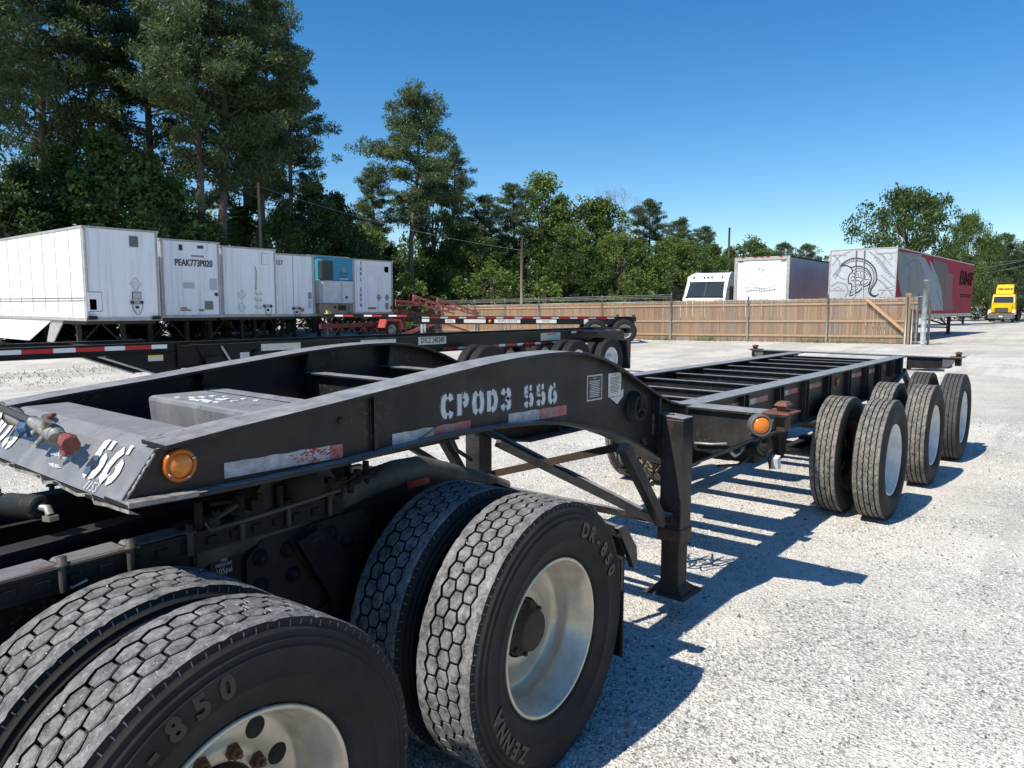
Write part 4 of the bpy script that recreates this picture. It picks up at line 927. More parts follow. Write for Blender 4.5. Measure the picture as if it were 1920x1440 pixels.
for o in [c for c in C2.children if c.name.startswith(('wheel','axle'))]:
    if o.name.startswith('wheel'): o.location.y += .59
    else: o.location.y += .59
MB().box((15.95,-.66,.25),(15.97,-.02,.95)).build('mudflap', M_RUB, C2); MB().box((15.95,1.20,.25),(15.97,1.84,.95)).build('mudflap', M_RUB, C2)
MB().box((14.7,-.50,1.13),(15.9,-.02,1.20)).build('side_extension', M_BLKNEW, C2)
MB().box((16.85,-.1,1.1),(17.05,1.3,1.235)).build('rear_bolster', M_BLKNEW, C2)
for x in (12.6,13.6): MB().bar((x,.1,.93),(x,-.5,.55),.10,.12).build('suspension_arm', M_UNDER, C2)

# ---- farther chassis with alternating tape along its top edge
C3 = thing('container_chassis', 'black container chassis by the fence with short red and white tape along its top edge', 'container chassis', (*at(606,32.3),.0), atan2(at(1212,32.3)[1]-at(606,32.3)[1], at(1212,32.3)[0]-at(606,32.3)[0]))
K3 = lambda x: (x-14.2)*.64
for s in (0,1.1):
    MB().box((K3(20.4),s,1.33),(K3(35.5),s+.14,1.345)).box((K3(20.4),s+.03,1.02),(K3(35.5),s+.045,1.3295)).box((K3(20.4),s,1.005),(K3(35.5),s+.14,1.0195)).build('main_rail', M_BLKNEW, C3)
    MB().box((K3(14.2),s,1.28),(K3(20.39),s+.14,1.44)).build('gooseneck_rail', M_BLKNEW, C3)
for x in np.arange(.6,13,1.1): MB().box((x-.05,.145,1.20),(x+.05,1.095,1.30)).build('cross_member', M_BLKNEW, C3)
tapes(C3, K3(21.0), K3(34.3), 1.27, .06, .50, .32, y=.026, first='w'); 
for x in (15.0,17.0,18.7): MB().box((K3(x),-.006,1.33),(K3(x)+.35,-.002,1.40)).build('reflective_tape', M_TW, C3); MB().box((K3(x)+.351,-.006,1.33),(K3(x)+.8,-.002,1.40)).build('reflective_tape', M_TR, C3)
for x0,x1,tx in ((K3(22.6),K3(23.3),'DVL'),(K3(23.9),K3(25.4),''),(K3(26.0),K3(27.8),'NAPZ 423124'),(K3(28.9),K3(30.3),'TRAC')):
    p_ = MB().box((x0,.018,1.06),(x1,.026,1.22)).build('label', M_PW, C3)
    if tx: text(tx, .15, M_DULLTXT, p_, 'lettering', ((x0+x1)/2,.0165,1.14), (pi/2,0,0), .95)
MB().box((K3(21.0),.018,1.1),(K3(21.5),.026,1.23)).build('label', M_PW, C3); MB().box((K3(32.2),.018,1.03),(K3(32.5),.026,1.24)).build('label', M_PW, C3)
MB().lathe([(.07,0),(.07,-.02),(.0005,-.02)],16,0,c=(K3(25.7),.025,1.14)).build('marker_light', M_AMBER, C3)
for x in (K3(32.9),K3(34.9)):
    duals(C3, x, 1.22, .2+.52, 'y', .52, M_ALU)
for o in [c for c in C3.children if c.name.startswith(('wheel','axle'))]: o.location.y += .62
MB().box((K3(35.4),-.6,1.15),(K3(35.65),1.9,1.35)).build('rear_bolster', M_BLKNEW, C3); MB().box((K3(35.5),-.55,.5),(K3(35.52),-.0,1.15)).build('mudflap', M_RUB, C3)
for x in (K3(34.4),K3(35.5)): MB().box((x-.06,-.55,1.351),(x+.06,-.43,1.45)).build('twist_lock', M_RUST, C3)
for s in (0,1.1): MB().box((K3(20.9),s,.30),(K3(21.05),s+.14,1.0)).build('landing_leg', M_GALV, C3)

# ---- parked box trailers, noses towards the camera
def box_trailer(name, label, cat, x0, x1, yf, zb, zt, L=14.5, group='parked trailers standing side by side', skin=M_TRW, lower=True, legs=True, rz=0, ribs=True):
    cx = (x0+x1)/2; hw = (x1-x0)/2; gz = ground_z(cx)
    T = thing(name, label, cat, (cx,yf,0), rz, group)
    MB().box((-hw+.03,0.03,zb+.10),(hw-.03,L,zt-.04)).build('body', skin, T)
    MB().box((-hw,0,zb),(hw,L,zb+.11)).build('bottom_rail', M_RAILALU, T); MB().box((-hw,0,zt-.07),(hw,L,zt)).build('top_rail', M_RAILALU, T)
    for s in (-1,1):
        e = MB(); r = .12; 
        pts = [(s*hw,.0+r)]+[(s*(hw-r+r*cos(radians(t))), r-r*sin(radians(t))) for t in range(15,91,15)]+[(s*(hw-r),.06),(s*(hw-.04),.2)]
        if s>0: pts = pts[::-1]
        e.prism(pts, zb+.111, zt-.071, ax=2); e.build('corner_post', M_RAILALU, T)
    if ribs:
        k = 0
        for y in np.arange(1.2, L, 1.22):
            for s in (-1,1):
                a,b = sorted((s*(hw-.029), s*(hw-.018))); MB().box((a,y-.02,zb+.12),(b,y+.02,zt-.08)).build('side_rib', M_RAILALU, T)
    if legs:
        for s in (-1,1):
            MB().box((s*.75-.07,2.0,gz),(s*.75+.07,2.14,zb-.01)).box((s*.75-.15,1.92,gz),(s*.75+.15,2.22,gz+.03)).build('landing_leg', M_UNDER, T)
            MB().bar((s*.75,2.1,gz+.35),(0,2.1,zb-.1),.05,.05).build('leg_brace', M_UNDER, T)
    for y in (L-2.6,L-1.3): duals(T, y, 1.24, gz+.5, 'x')
    MB().box((-.9,L-4,zb-.35),(.9,L-.3,zb-.01)).build('bogie_frame', M_UNDER, T)
    MB().box((-hw+.1,.3,zb-.12),(hw-.1,L-.3,zb-.002)).build('underframe', M_UNDER, T)
    return T
def fl(T, a, b, y=-.004): return None
def panel(T, nm, x0, x1, z0, z1, mat, y=.022, th=.012): return MB().box((x0,y-th,z0),(x1,y,z1)).build(nm, mat, T)
T1 = box_trailer('box_trailer', 'large white box trailer at the left end of the row, with a lower front hatch', 'trailer', 9.93, 12.45, 26.4, 1.26, 4.40)
def gx(T, px, py, yf): p = wy(px,py,yf); return (p[0]-T.location.x, p[2])
def hatch(T, px0,py0,px1,py1, yf, nm='access_hatch', m=M_TRW, fr=M_RUSTY_DARK):
    a = gx(T,px0,py0,yf); b = gx(T,px1,py1,yf); o = panel(T, nm, a[0]-.02,b[0]+.02,b[1]-.02,a[1]+.02, fr, .029, .008); MB().box((a[0],-.0,b[1]),(b[0],.0205,a[1])).build('hatch_panel', m, o); return o
hatch(T1,164,548,192,583,26.4); hatch(T1,168,561,182,581,26.4,'document_box',pm('grey_box_lid',(.42,.43,.43),rough=.5)); hatch(T1,243,443,259,463,26.4,'vent',pm('dark_vent',(.12,.12,.12),rough=.6),M_RAILALU)
hatch(T1,249,548,265,560,26.4,'document_box',pm('grey_box_lid',(.42,.43,.43),rough=.5))
def diamond(T, px, py, s, yf, mat, nm='placard'):
    c = gx(T,px,py,yf); o = MB().prism([(c[0]-s,c[1]),(c[0],c[1]-s*1.25),(c[0]+s,c[1]),(c[0],c[1]+s*1.25)], .012,.0285, ax=1).build(nm, mat, T); return c,o
def diamond_frame(T, px, py, s, yf):
    c = gx(T,px,py,yf); mb = MB(); P = [(c[0]-s,c[1]),(c[0],c[1]-s*1.2),(c[0]+s,c[1]),(c[0],c[1]+s*1.2),(c[0]-s,c[1])]
    for i in range(4): mb.bar((P[i][0],.022,P[i][1]),(P[i+1][0],.022,P[i+1][1]),.02,.02)
    for k in (-.35,0,.35): mb.bar((c[0]-s*(1-abs(k))*.7,.024,c[1]+k*s),(c[0]+s*(1-abs(k))*.7,.024,c[1]+k*s),.015,.015)
    mb.build('placard_frame', M_FADED, T)
diamond_frame(T1,255,533,.19,26.4)
def gladpanel(T,px,py,yf):
    c = gx(T,px,py,yf); mb = MB()
    mb.box((c[0]-.22,.012,c[1]-.07),(c[0]+.22,.028,c[1]+.07)); o = mb.build('coupling_plate', M_RAILALU, T)
    m2 = MB()
    for s in (-.16,.16): m2.lathe([(.045,.02),(.045,-.06),(.0005,-.07)],10,0,True,c=(c[0]+s,.0,c[1]))
    m2.lathe([(.05,.02),(.05,-.05),(.0005,-.06)],10,0,True,c=(c[0],0,c[1]-.17))
    m2.tube([(c[0]-.16,-.05,c[1]),(c[0]-.18,-.07,c[1]-.2),(c[0]-.05,-.06,c[1]-.42),(c[0]+.05,-.05,c[1]-.42),(c[0]+.16,-.06,c[1]-.2),(c[0]+.16,-.05,c[1])],.012,6)
    m2.build('air_couplings', M_UNDER, T)
gladpanel(T1,257,567,26.4)
for px in (173,293): c=gx(T1,px,596,26.4); panel(T1,'bumper_block',c[0]-.14,c[0]+.14,c[1]-.06,c[1]+.06,M_RUB,.0,.08)
# tape and rivet line on the long side of the first trailer, and its pale skirt
for y,w_ in ((.9,.25),(2.2,.3),(3.7,.3),(5.0,.25),(6.1,.25),(6.7,.25),(8.5,.3),(10.5,.3)):
    MB().box((-1.2505-.003,y,1.29),(-1.2505,y+w_,1.35)).build('reflective_tape', M_TR, T1); MB().box((-1.2505-.003,y-.28,1.29),(-1.2505,y,1.35)).build('reflective_tape', M_TW, T1)
MB().box((-1.249,.05,1.93),(-1.235,14.4,1.95)).box((-1.249,.05,2.02),(-1.235,14.4,2.04)).build('side_seam', M_RUSTY_DARK, T1)
MB().prism([(3.2,1.25),(5.6,.45),(13.5,.45),(13.5,1.25)], -1.22,-1.19, ax=0).build('side_skirt', M_TRW, T1)
MB().prism([(2.2,1.25),(3.4,1.25),(3.9,.45),(3.3,.45)], -1.18,-1.14, ax=0).build('side_skirt_end', M_RAILALU, T1)
T2 = box_trailer('box_trailer', 'white box trailer lettered PEAK773P020 on its nose', 'trailer', 13.08, 15.49, 27.7, 1.32, 4.29, ribs=False)
c = gx(T2,364,494,27.7); text('PEAK773P020', .36, M_DULLTXT, T2, 'lettering', (c[0],.010,c[1]), (pi/2,0,0), .72, .008, .004)
hatch(T2,336,459,342,469,27.7,'vent',M_UNDER,M_RAILALU); hatch(T2,371,461,381,466,27.7,'vent',M_UNDER,M_RAILALU); hatch(T2,360,479,382,482,27.7,'vent',M_BROWNTAG,M_RAILALU)
hatch(T2,385,565,400,580,27.7,'coupling_box',pm('olive_box',(.16,.16,.13),rough=.6),M_RAILALU)
for (a,b,c_,d,m) in ((339,576,352,579,M_TAPER),(339,580,360,583,M_TAPER),(374,579,383,584,pm('green_decal',(.12,.25,.16),rough=.6)),(344,529,366,541,M_FADED),(393,522,408,544,M_FADED)): 
    p=gx(T2,a,b,27.7); q=gx(T2,c_,d,27.7); panel(T2,'decal',p[0],q[0],q[1],p[1],m,.029,.003)
c=gx(T2,406,552,27.7); MB().lathe([(.07,.02),(.07,-.01),(.0005,-.012)],14,0,True,c=(c[0],0,c[1])).build('round_plug', M_RUST, T2)
T3 = box_trailer('box_trailer', 'white box trailer with rusty hinge line and bent steps on its nose', 'trailer', 15.81, 18.42, 28.3, 1.32, 4.23, ribs=False)
hatch(T3,491,475,502,496,28.3,'document_frame',M_TRW,M_RAILALU)
c=gx(T3,478,500,28.3); d_=gx(T3,480,544,28.3); MB().tube([(c[0],.0,c[1]),(c[0]+.05,-.02,c[1]-.2),(d_[0],0,d_[1])],.014,6).build('hanging_pipe', M_BROWNTAG, T3)
for py in (552,564,578): p=gx(T3,484,py,28.3); MB().tube([(p[0]-.12,.02,p[1]+.1),(p[0]-.12,-.1,p[1]),(p[0]+.12,-.1,p[1]),(p[0]+.12,.02,p[1]+.1)],.013,6).build('step', M_RAILALU, T3)
gladpanel(T3,502,574,28.3); diamond_frame(T3,454,553,.17,28.3); diamond_frame(T3,454,576,.17,28.3)
T4 = box_trailer('box_trailer', 'white box trailer with a centre seam, between the stepped trailer and the blue refrigeration unit', 'trailer', 18.47, 20.80, 28.9, 1.31, 4.12, ribs=False)
panel(T4,'centre_seam',.0,.03,1.42,4.05,M_RAILALU,.029,.01); c=gx(T4,524,493,28.9); text('157', .3, M_DULLTXT, T4, 'lettering', (c[0],.01,c[1]), (pi/2,0,0), .8, .006)
for (a,b,c_,d,m) in ((578,548,585,561,M_BROWNTAG),(578,563,585,578,M_FADED),(565,578,571,584,M_TAPER)):
    p=gx(T4,a,b,28.9); q=gx(T4,c_,d,28.9); panel(T4,'decal',p[0],q[0],q[1],p[1],m,.029,.01)
gladpanel(T4,556,578,28.9)
for k in range(22): panel(T4,'rivet',-1.1+k*.1,-1.08+k*.1,4.06,4.08,M_RUSTY_DARK,.0,.02) if k%1==0 and k<20 else None
T5 = box_trailer('refrigerated_trailer', 'refrigerated trailer with a blue and white cooling unit on its nose', 'trailer', 21.45, 23.89, 30.2, 1.30, 4.25, ribs=False)
pr = [(-.95,-.02),(-.95,-.35),(-.85,-.52),(-.65,-.60),(.85,-.60),(1.0,-.52),(1.08,-.35),(1.08,-.02)]
M_REEF = pm('teal_blue_plastic', (.02,.26,.42), (.015,.20,.34), sc=3, rough=.35)
ub = MB(); ub.prism(pr, 3.02, 4.13, ax=2); ub.build('cooling_unit_hood', M_REEF, T5, bevel=.05)
ub = MB(); ub.prism(pr, 1.92, 3.01, ax=2); lo5 = ub.build('cooling_unit_base', pm('unit_white',(.62,.64,.66),(.5,.5,.5),sc=3,rough=.4), T5, bevel=.04)
ub = MB(); ub.box((-.92,-.30,1.42),(1.0,-.02,1.90)); ub.build('cooling_unit_sump', pm('dirty_cream_metal',(.36,.33,.28),(.2,.17,.13),sc=5,rough=.6), T5)
gmb = MB().box((-.98,-.64,3.06),(-.30,-.30,3.98)).build('grille', M_UNDER, T5, bevel=.05, loc=(0,0,0))
g2 = MB()
for i in range(5):
    for j in range(9):
        a,b = -.90+.12*i+(.06 if j%2 else 0), 3.10+.10*j
        for k in range(6): g2.bar((a+.055*cos(pi/3*k),-.645,b+.055*sin(pi/3*k)),(a+.055*cos(pi/3*(k+1)),-.645,b+.055*sin(pi/3*(k+1))),.012,.012)
g2.build('grille_mesh', pm('grey_mesh',(.10,.12,.14),rough=.4), gmb)
MB().box((.20,-.606,1.98),(.215,-.598,2.98)).build('door_seam', M_UNDER, lo5); MB().box((.28,-.606,3.45),(.48,-.6005,3.68)).build('badge', M_BROWNTAG, T5)
text('Poultier\nService', .17, M_DULLTXT, T5, 'lettering', (.36,-.606,3.30), (pi/2,0,0), .95)
MB().box((.1,-.606,3.10),(.62,-.6005,3.14)).build('badge_line', M_TW, T5)
MB().lathe([(.07,.02),(.07,-.01),(.0005,-.012)],14,0,True,c=(.5,-.60,2.22)).build('round_plug', M_UNDER, T5)
MB().lathe([(.07,.02),(.07,-.01),(.0005,-.012)],14,0,True,c=(.0,-.31,1.72)).cbox((.42,-.32,1.70),(.22,.02,.12)).build('control_box', M_UNDER, T5)
T6 = box_trailer('box_trailer', 'white box trailer with TXPL 5674 running down its nose and two grey diamonds', 'trailer', 23.58, 26.25, 29.6, 1.37, 4.15, ribs=False)
for i,ch in enumerate('TXPL 5674'):
    c = gx(T6,677,495+10.2*i*.95,29.6); text(ch, .27, M_DULLTXT, T6, 'lettering', (c[0],.008,c[1]), (pi/2,0,0), .9, .006)
for px in (711,726): diamond(T6,px,558,.16,29.6,M_BROWNTAG)
for (a,b,c_,d,m) in ((688,496,731,518,M_TW),(703,518,718,529,M_TW),(721,500,729,511,M_BROWNTAG),(723,568,729,580,M_BROWNTAG),(691,576,706,580,M_TAPER)):
    p=gx(T6,a,b,29.6); q=gx(T6,c_,d,29.6); panel(T6,'decal',p[0],q[0],q[1],p[1],m,.026+.001*(a%3),.003)
c=gx(T6,734,577,29.6); MB().lathe([(.07,.02),(.07,-.0),(.0005,-.005)],14,0,True,c=(c[0],0,c[1])).build('round_plug', M_UNDER, T6)
# yellow block on the trailer floor edge between the two noses
YB = thing('yellow_block', 'small yellow hydraulic block standing under the cooling unit', 'hydraulic block', (20.55,27.6,1.33))
MB().box((-.15,-.1,-.02),(.15,.1,.12)).tube([(-.05,0,.12),(-.05,0,.28)],.07,10).tube([(.08,0,.12),(.08,0,.22)],.05,8).build('casting', pm('yellow_paint',(.62,.45,.10),rough=.5), YB, bevel=.01)
MB().box((-.22,-.16,-.08),(.22,.16,-.021)).box((-.05,-.05,-1.2),(.05,.05,-.0805)).build('stand', M_UNDER, YB)

# ---- red car hauler behind the far chassis
M_REDP = pm('faded_red_steel', (.42,.05,.045), (.26,.05,.045), sc=5, rough=.5)
M_PINK = pm('sun_bleached_red_steel', (.52,.14,.13), (.42,.06,.05), sc=4, rough=.55)
CHL = thing('car_hauler', 'red open car hauler trailer with sloping ramps by the board fence', 'trailer', (0,0,0))
def truss(p, q, h, parent, mat, name, n=8):
    p=Vector(p); q=Vector(q); m_=MB(); up=Vector((0,0,h)); m_.bar(p,q,.07,.07); m_.bar(p+up,q+up*.5,.08,.09)
    for k in range(n): 
        a=p.lerp(q,k/n); b=p.lerp(q,(k+.5)/n); 
        m_.bar(a, a+up*(1-.5*k/n), .05,.05)
    return m_.build(name, mat, parent)
def P3(px,py,Y): return wy(px,py,Y)
for yy in (27.5,29.3):
    truss(P3(742,573,yy),P3(790,572,yy),.25,CHL,M_REDP,'deck_truss',5)
    truss(P3(775,568,yy),P3(852,588,yy),.38,CHL,M_PINK,'ramp_truss',7)
    truss(P3(820,570,yy+1),P3(898,592,yy+1),.3,CHL,M_PINK,'ramp_truss',7)
    b=MB(); b.bar(P3(742,583,yy),P3(800,590,yy),.25,.15); b.bar(P3(757,590,yy),P3(757,618,yy),.12,.12); b.bar(P3(795,583,yy),P3(835,598,yy),.1,.1); b.bar(P3(600,612,yy),P3(760,606,yy),.16,.2)
    for px in range(608,760,22): b.bar(P3(px,603,yy),P3(px+14,622,yy),.07,.07); b.bar(P3(px+14,603,yy),P3(px,622,yy),.07,.07)
    b.build('lower_frame', pm('dark_red_steel',(.15,.018,.018),(.03,.012,.012),sc=3,rough=.6,lo=.4,hi=.6), CHL)
    b=MB(); b.bar(P3(750,630,yy),P3(815,606,yy),.14,.14); b.bar(P3(770,628,yy),P3(870,628,yy),.1,.12); b.bar(P3(830,606,yy),P3(880,622,yy),.14,.1); b.build('loading_ramp', M_PINK, CHL)
for x_,yy in ((736,26.9),): 
    p=P3(x_,618,yy); far_wheel(CHL, p[0],p[1],p[2],.42,'y',M_ALU,-1)
    MB().prism([(p[0]-.6,p[2]+.1),(p[0]-.45,p[2]+.5),(p[0]+.45,p[2]+.5),(p[0]+.7,p[2]+.0),(p[0]+.55,p[2]-.0),(p[0]+.38,p[2]+.4),(p[0]-.38,p[2]+.4),(p[0]-.5,p[2]+.1)], yy-.1, yy+.4, ax=1).build('mudguard', M_REDP, CHL)
# ------------------------------------------------------------------ vehicles behind the fence
def dmf():
    X0=33.2; Yn=6.96; Yf=9.56; zb=1.50; zt=4.24
    YAW=radians(-2.3); T = thing('semi_trailer', 'grey and red semi trailer painted with a helmet, doors towards the yard', 'trailer', (X0,(Yn+Yf)/2,0), YAW)
    hw=(Yf-Yn)/2; L=16.15; yc=(Yn+Yf)/2
    t = NT('silver_graphic_doors'); t.set('Base Color', t.mix(t.ramp(t.noise(2,4),[(.4,0.),(.7,1.)]),(.42,.45,.48),(.34,.37,.40))); t.set('Roughness',.5)
    MB().box((.02,-hw+.02,zb),(L,hw-.02,zt-.05)).build('body', pm('maroon_red_side',(.34,.03,.05),(.27,.025,.04),sc=2,rough=.7,spec=.1), T)
    MB().box((-.02,-hw,zt-.05),(L+.02,hw,zt)).build('top_rail', M_RAILALU, T); MB().box((0,-hw,zb-.16),(L,hw,zb-.001)).build('bottom_rail', M_RAILALU, T)
    dr = MB().box((-.01,-hw+.03,zb+.02),(.019,hw-.03,zt-.06)).build('rear_door', t.mat, T)
    for s in (-1,1): MB().box((-.03,s*hw-.03,zb),(.015,s*hw+.03,zt-.051)).build('door_post', M_RAILALU, T)
    for px in (1604.5,1620):
        p=wx(px,500,X0-.05); MB().tube([(-.05,p[1]-yc,zb+.05),(-.05,p[1]-yc,zt-.08)],.022,8).build('lock_rod', M_GALV, dr)
    for z in (zb+.3,zb+1.0,zt-.25):
        for s in (-1,1): MB().box((-.025,s*(hw-.35)-.3,z),(-.011,s*(hw-.35)+.3,z+.05)).build('hinge', M_RAILALU, dr)
    def dp(px,py): q=wx(1280+px/4.571,450+py/4.571,X0-.012); return (q[1]-yc,q[2])
    f3=lambda p:(-.0125,p[0],p[1]); f4=lambda p:(-.0165,p[0],p[1])
    G=MB()
    for pts,w_ in (([(1280,220),(1330,150),(1400,110),(1440,100)],.05),([(1290,130),(1340,180),(1350,260),(1300,330)],.06),([(1600,100),(1680,160),(1760,260),(1820,330)],.07),([(1640,90),(1730,150),(1800,230)],.04),([(1270,400),(1330,360),(1400,380),(1420,440),(1390,490)],.07),([(1275,430),(1330,400),(1370,430)],.04),([(1660,330),(1720,370),(1780,440),(1800,480)],.07),([(1700,300),(1760,350),(1820,400)],.05),([(1480,480),(1530,430),(1600,410)],.04),([(1660,120),(1710,120),(1740,160),(1720,200)],.04),([(1750,110),(1790,120),(1800,160),(1770,170)],.035),([(1300,280),(1360,330),(1400,340)],.05),([(1700,470),(1740,420),(1800,400)],.05)):
        Q=[]
        D_=[dp(*p) for p in pts]
        for i in range(len(D_)-1):
            for k in range(4): u=k/4; Q.append((D_[i][0]*(1-u)+D_[i+1][0]*u, D_[i][1]*(1-u)+D_[i+1][1]*u))
        Q.append(D_[-1]); add_band(G,Q,w_,f3)
    for k in range(9):
        for (ax_,ay,bx,by) in ((1650,150,1800,330),(1290,300,1390,190)):
            u=k/9; a=dp(ax_+(bx-ax_)*u,ay+(by-ay)*u); s=.06; G.add([f3((a[0]-s,a[1]-s)),f3((a[0]+s,a[1]-s)),f3((a[0],a[1]+s))],[(0,1,2)])
    G.build('grey_ornament', pm('grey_print',(.22,.25,.28),rough=.5), dr)
    B=MB()
    def curve(pts,w_,closed=False):
        D_=[dp(*p) for p in pts]; Q=[]
        for i in range(len(D_)-1):
            p0=D_[max(i-1,0)];p1=D_[i];p2=D_[i+1];p3=D_[min(i+2,len(D_)-1)]
            for k in range(4):
                u=k/4; cr=lambda a,b,c,d:.5*((2*b)+(-a+c)*u+(2*a-5*b+4*c-d)*u*u+(-a+3*b-3*c+d)*u**3
                ); Q.append((cr(p0[0],p1[0],p2[0],p3[0]),cr(p0[1],p1[1],p2[1],p3[1])))
        Q.append(D_[-1]); add_band(B,Q,w_*1.6,f4); return Q
    o1=curve([(1350,225),(1385,190),(1440,163),(1490,157),(1550,165),(1605,195),(1645,240),(1663,290),(1664,340),(1645,385),(1618,420),(1610,445),(1625,470),(1655,478),(1682,463)],.03)
    o2=curve([(1350,225),(1400,218),(1440,235),(1480,226),(1530,228),(1580,250),(1608,290),(1618,330),(1606,380),(1597,420),(1600,455),(1630,483),(1660,482)],.03)
    m1=[(1375,213),(1430,190),(1490,180),(1550,190),(1600,220),(1632,270),(1638,330),(1625,380),(1608,420)]; curve(m1,.012)
    for k in range(30):
        u=k/29*(len(m1)-1); i=min(int(u),len(m1)-2); v=u-i; x=m1[i][0]*(1-v)+m1[i+1][0]*v; y=m1[i][1]*(1-v)+m1[i+1][1]*v
        dx=x-1500; dy=y-330; l=math.hypot(dx,dy); curve([(x,y),(x+dx/l*20,y+dy/l*20)],.015)
    curve([(1440,235),(1455,268),(1428,300),(1418,340),(1425,375),(1440,370),(1450,400),(1440,440),(1432,478),(1470,462),(1510,440),(1545,405),(1590,385),(1612,350)],.028)
    for q in ([(1455,268),(1490,245),(1540,248),(1585,275),(1605,315)],[(1460,290),(1500,265),(1550,270),(1585,300)],[(1475,330),(1510,318),(1550,335),(1600,340)],[(1440,330),(1460,310),(1475,330),(1460,350),(1440,340)],[(1470,360),(1500,345),(1525,365),(1510,385),(1480,380)],[(1540,345),(1525,370),(1550,385),(1590,360)],[(1450,400),(1480,395),(1500,415),(1480,430),(1455,425)],[(1510,400),(1530,385),(1545,400)],[(1445,455),(1470,440),(1495,440)],[(1550,290),(1565,310),(1555,330)],[(1500,280),(1505,312)],[(1525,275),(1530,318)],[(1470,280),(1478,325)]): curve(q,.016)
    B.build('helmet_emblem', M_PBLK, dr)
    # side graphics: facing -Y
    def sp(px,py,d=0):
        r=_ray(1640+px/6.857,480+py/6.857); nx,ny=-sin(YAW),cos(YAW); px0,py0=X0+hw*sin(YAW),yc-hw*cos(YAW)
        t=(px0*nx+py0*ny)/(r[0]*nx+r[1]*ny); x,y=t*r[0],t*r[1]; return ((x-px0)*cos(YAW)+(y-py0)*sin(YAW), min(zt-.06,max(zb+.01,CAMH+t*r[2])))
    def poly(pts,mat,nm,d=.0): 
        o=MB().prism([sp(*p) for p in pts], -hw-.004-d, -hw+.018, ax=1).build(nm,mat,T); return o
    MG=pm('grey_side_graphic',(.17,.19,.215),(.13,.14,.16),sc=2,rough=.55,spec=.25); MD=pm('charcoal_side_graphic',(.07,.055,.06),rough=.55,spec=.25)
    zt_=-120
    poly([(292,-60),(600,-20),(690,260),(760,520),(770,700),(560,700),(400,700),(330,460),(300,300)],MG,'side_graphic')
    poly([(560,10),(640,20),(760,240),(790,420),(870,700),(740,700),(700,480),(640,240),(600,120)],pm('light_side_graphic',(.23,.26,.30),(.18,.2,.23),sc=2,rough=.55,spec=.25),'side_graphic',.003)
    poly([(700,60),(740,90),(800,240),(860,450),(880,700),(870,700),(850,600),(790,420),(770,300)],pm('light_side_graphic',(.23,.26,.30),rough=.55),'side_graphic',.004)
    poly([(740,30),(900,90),(900,700),(880,700),(860,450),(800,240)],MD,'side_graphic',.002)
    poly([(900,90),(935,105),(1010,700),(900,700)],pm('dim_red_graphic',(.13,.02,.03),rough=.6),'side_graphic',.001)
    d_=MB(); a=sp(905,215); b=sp(975,700); d_.box((a[0],-hw-.012,b[1]+.05),(b[0],-hw-.006,a[1])); d_.build('side_door', pm('dim_red_graphic',(.13,.02,.03),rough=.6), T)
    B=MB(); f5=lambda p:(p[0],-hw-.0085,p[1])
    def c5(pts,w_):
        add_band(B,[sp(*p) for p in pts],w_,f5)
    c5([(412,120),(430,60),(470,20),(510,15),(545,50),(556,150),(558,300),(550,500)],.10); c5([(415,130),(450,110),(470,150),(450,190),(445,300),(450,400),(440,520)],.09)
    for k in range(14): c5([(455,170+k*27),(480,150+k*26),(510,165+k*27),(545,150+k*26)],.06)
    for k in range(8): c5([(430+k*14,110-k*8+abs(k-4)*4),(440+k*14,50-k*3+abs(k-4)*5)],.05)
    B.build('side_helmet_emblem', M_PBLK, T)
    a=sp(1185,300); text('BMF', 1.05, pm('dark_maroon_letters',(.07,.012,.02),rough=.85,spec=.05), T, 'lettering', (a[0],-hw-.008,a[1]), (pi/2,0,0), 2.0, .0, .02, shear=.1)
    for y in (490,515): 
        p=sp(1105,y); q=sp(1240,y); MB().box((p[0],-hw-.006,p[1]-.05),(q[0],-hw-.002,p[1])).build('letter_line', pm('dark_maroon_letters',(.07,.012,.02),rough=.85,spec=.05), T)
    gz=.38
    for s in (-1,1):
        MB().box((12.9,s*.8-.08,gz),(13.06,s*.8+.08,zb-.17)).build('landing_leg', M_UNDER, T); MB().box((12.8,s*.8-.18,gz),(13.16,s*.8+.18,gz+.03)).build('foot', M_UNDER, T)
        MB().bar((12.9,s*.8,gz+.4),(10.9,s*.8,zb-.25),.06,.08).build('leg_brace', M_UNDER, T)
    MB().bar((12.98,-.8,gz+.45),(12.98,.8,gz+.95),.06,.08).bar((12.98,-.8,gz+.35),(12.98,.8,gz+.35),.06,.08).build('leg_brace', M_UNDER, T)
    for k in range(12): MB().box((6.2+k*.75,-hw-.003,zb-.12),(6.45+k*.75,-hw-.0,zb-.07)).build('reflective_tape', M_TR if k%2 else M_UNDER, T)
    duals(T,1.6,1.24,gz+.5,'y'); duals(T,2.9,1.24,gz+.5,'y')
dmf()
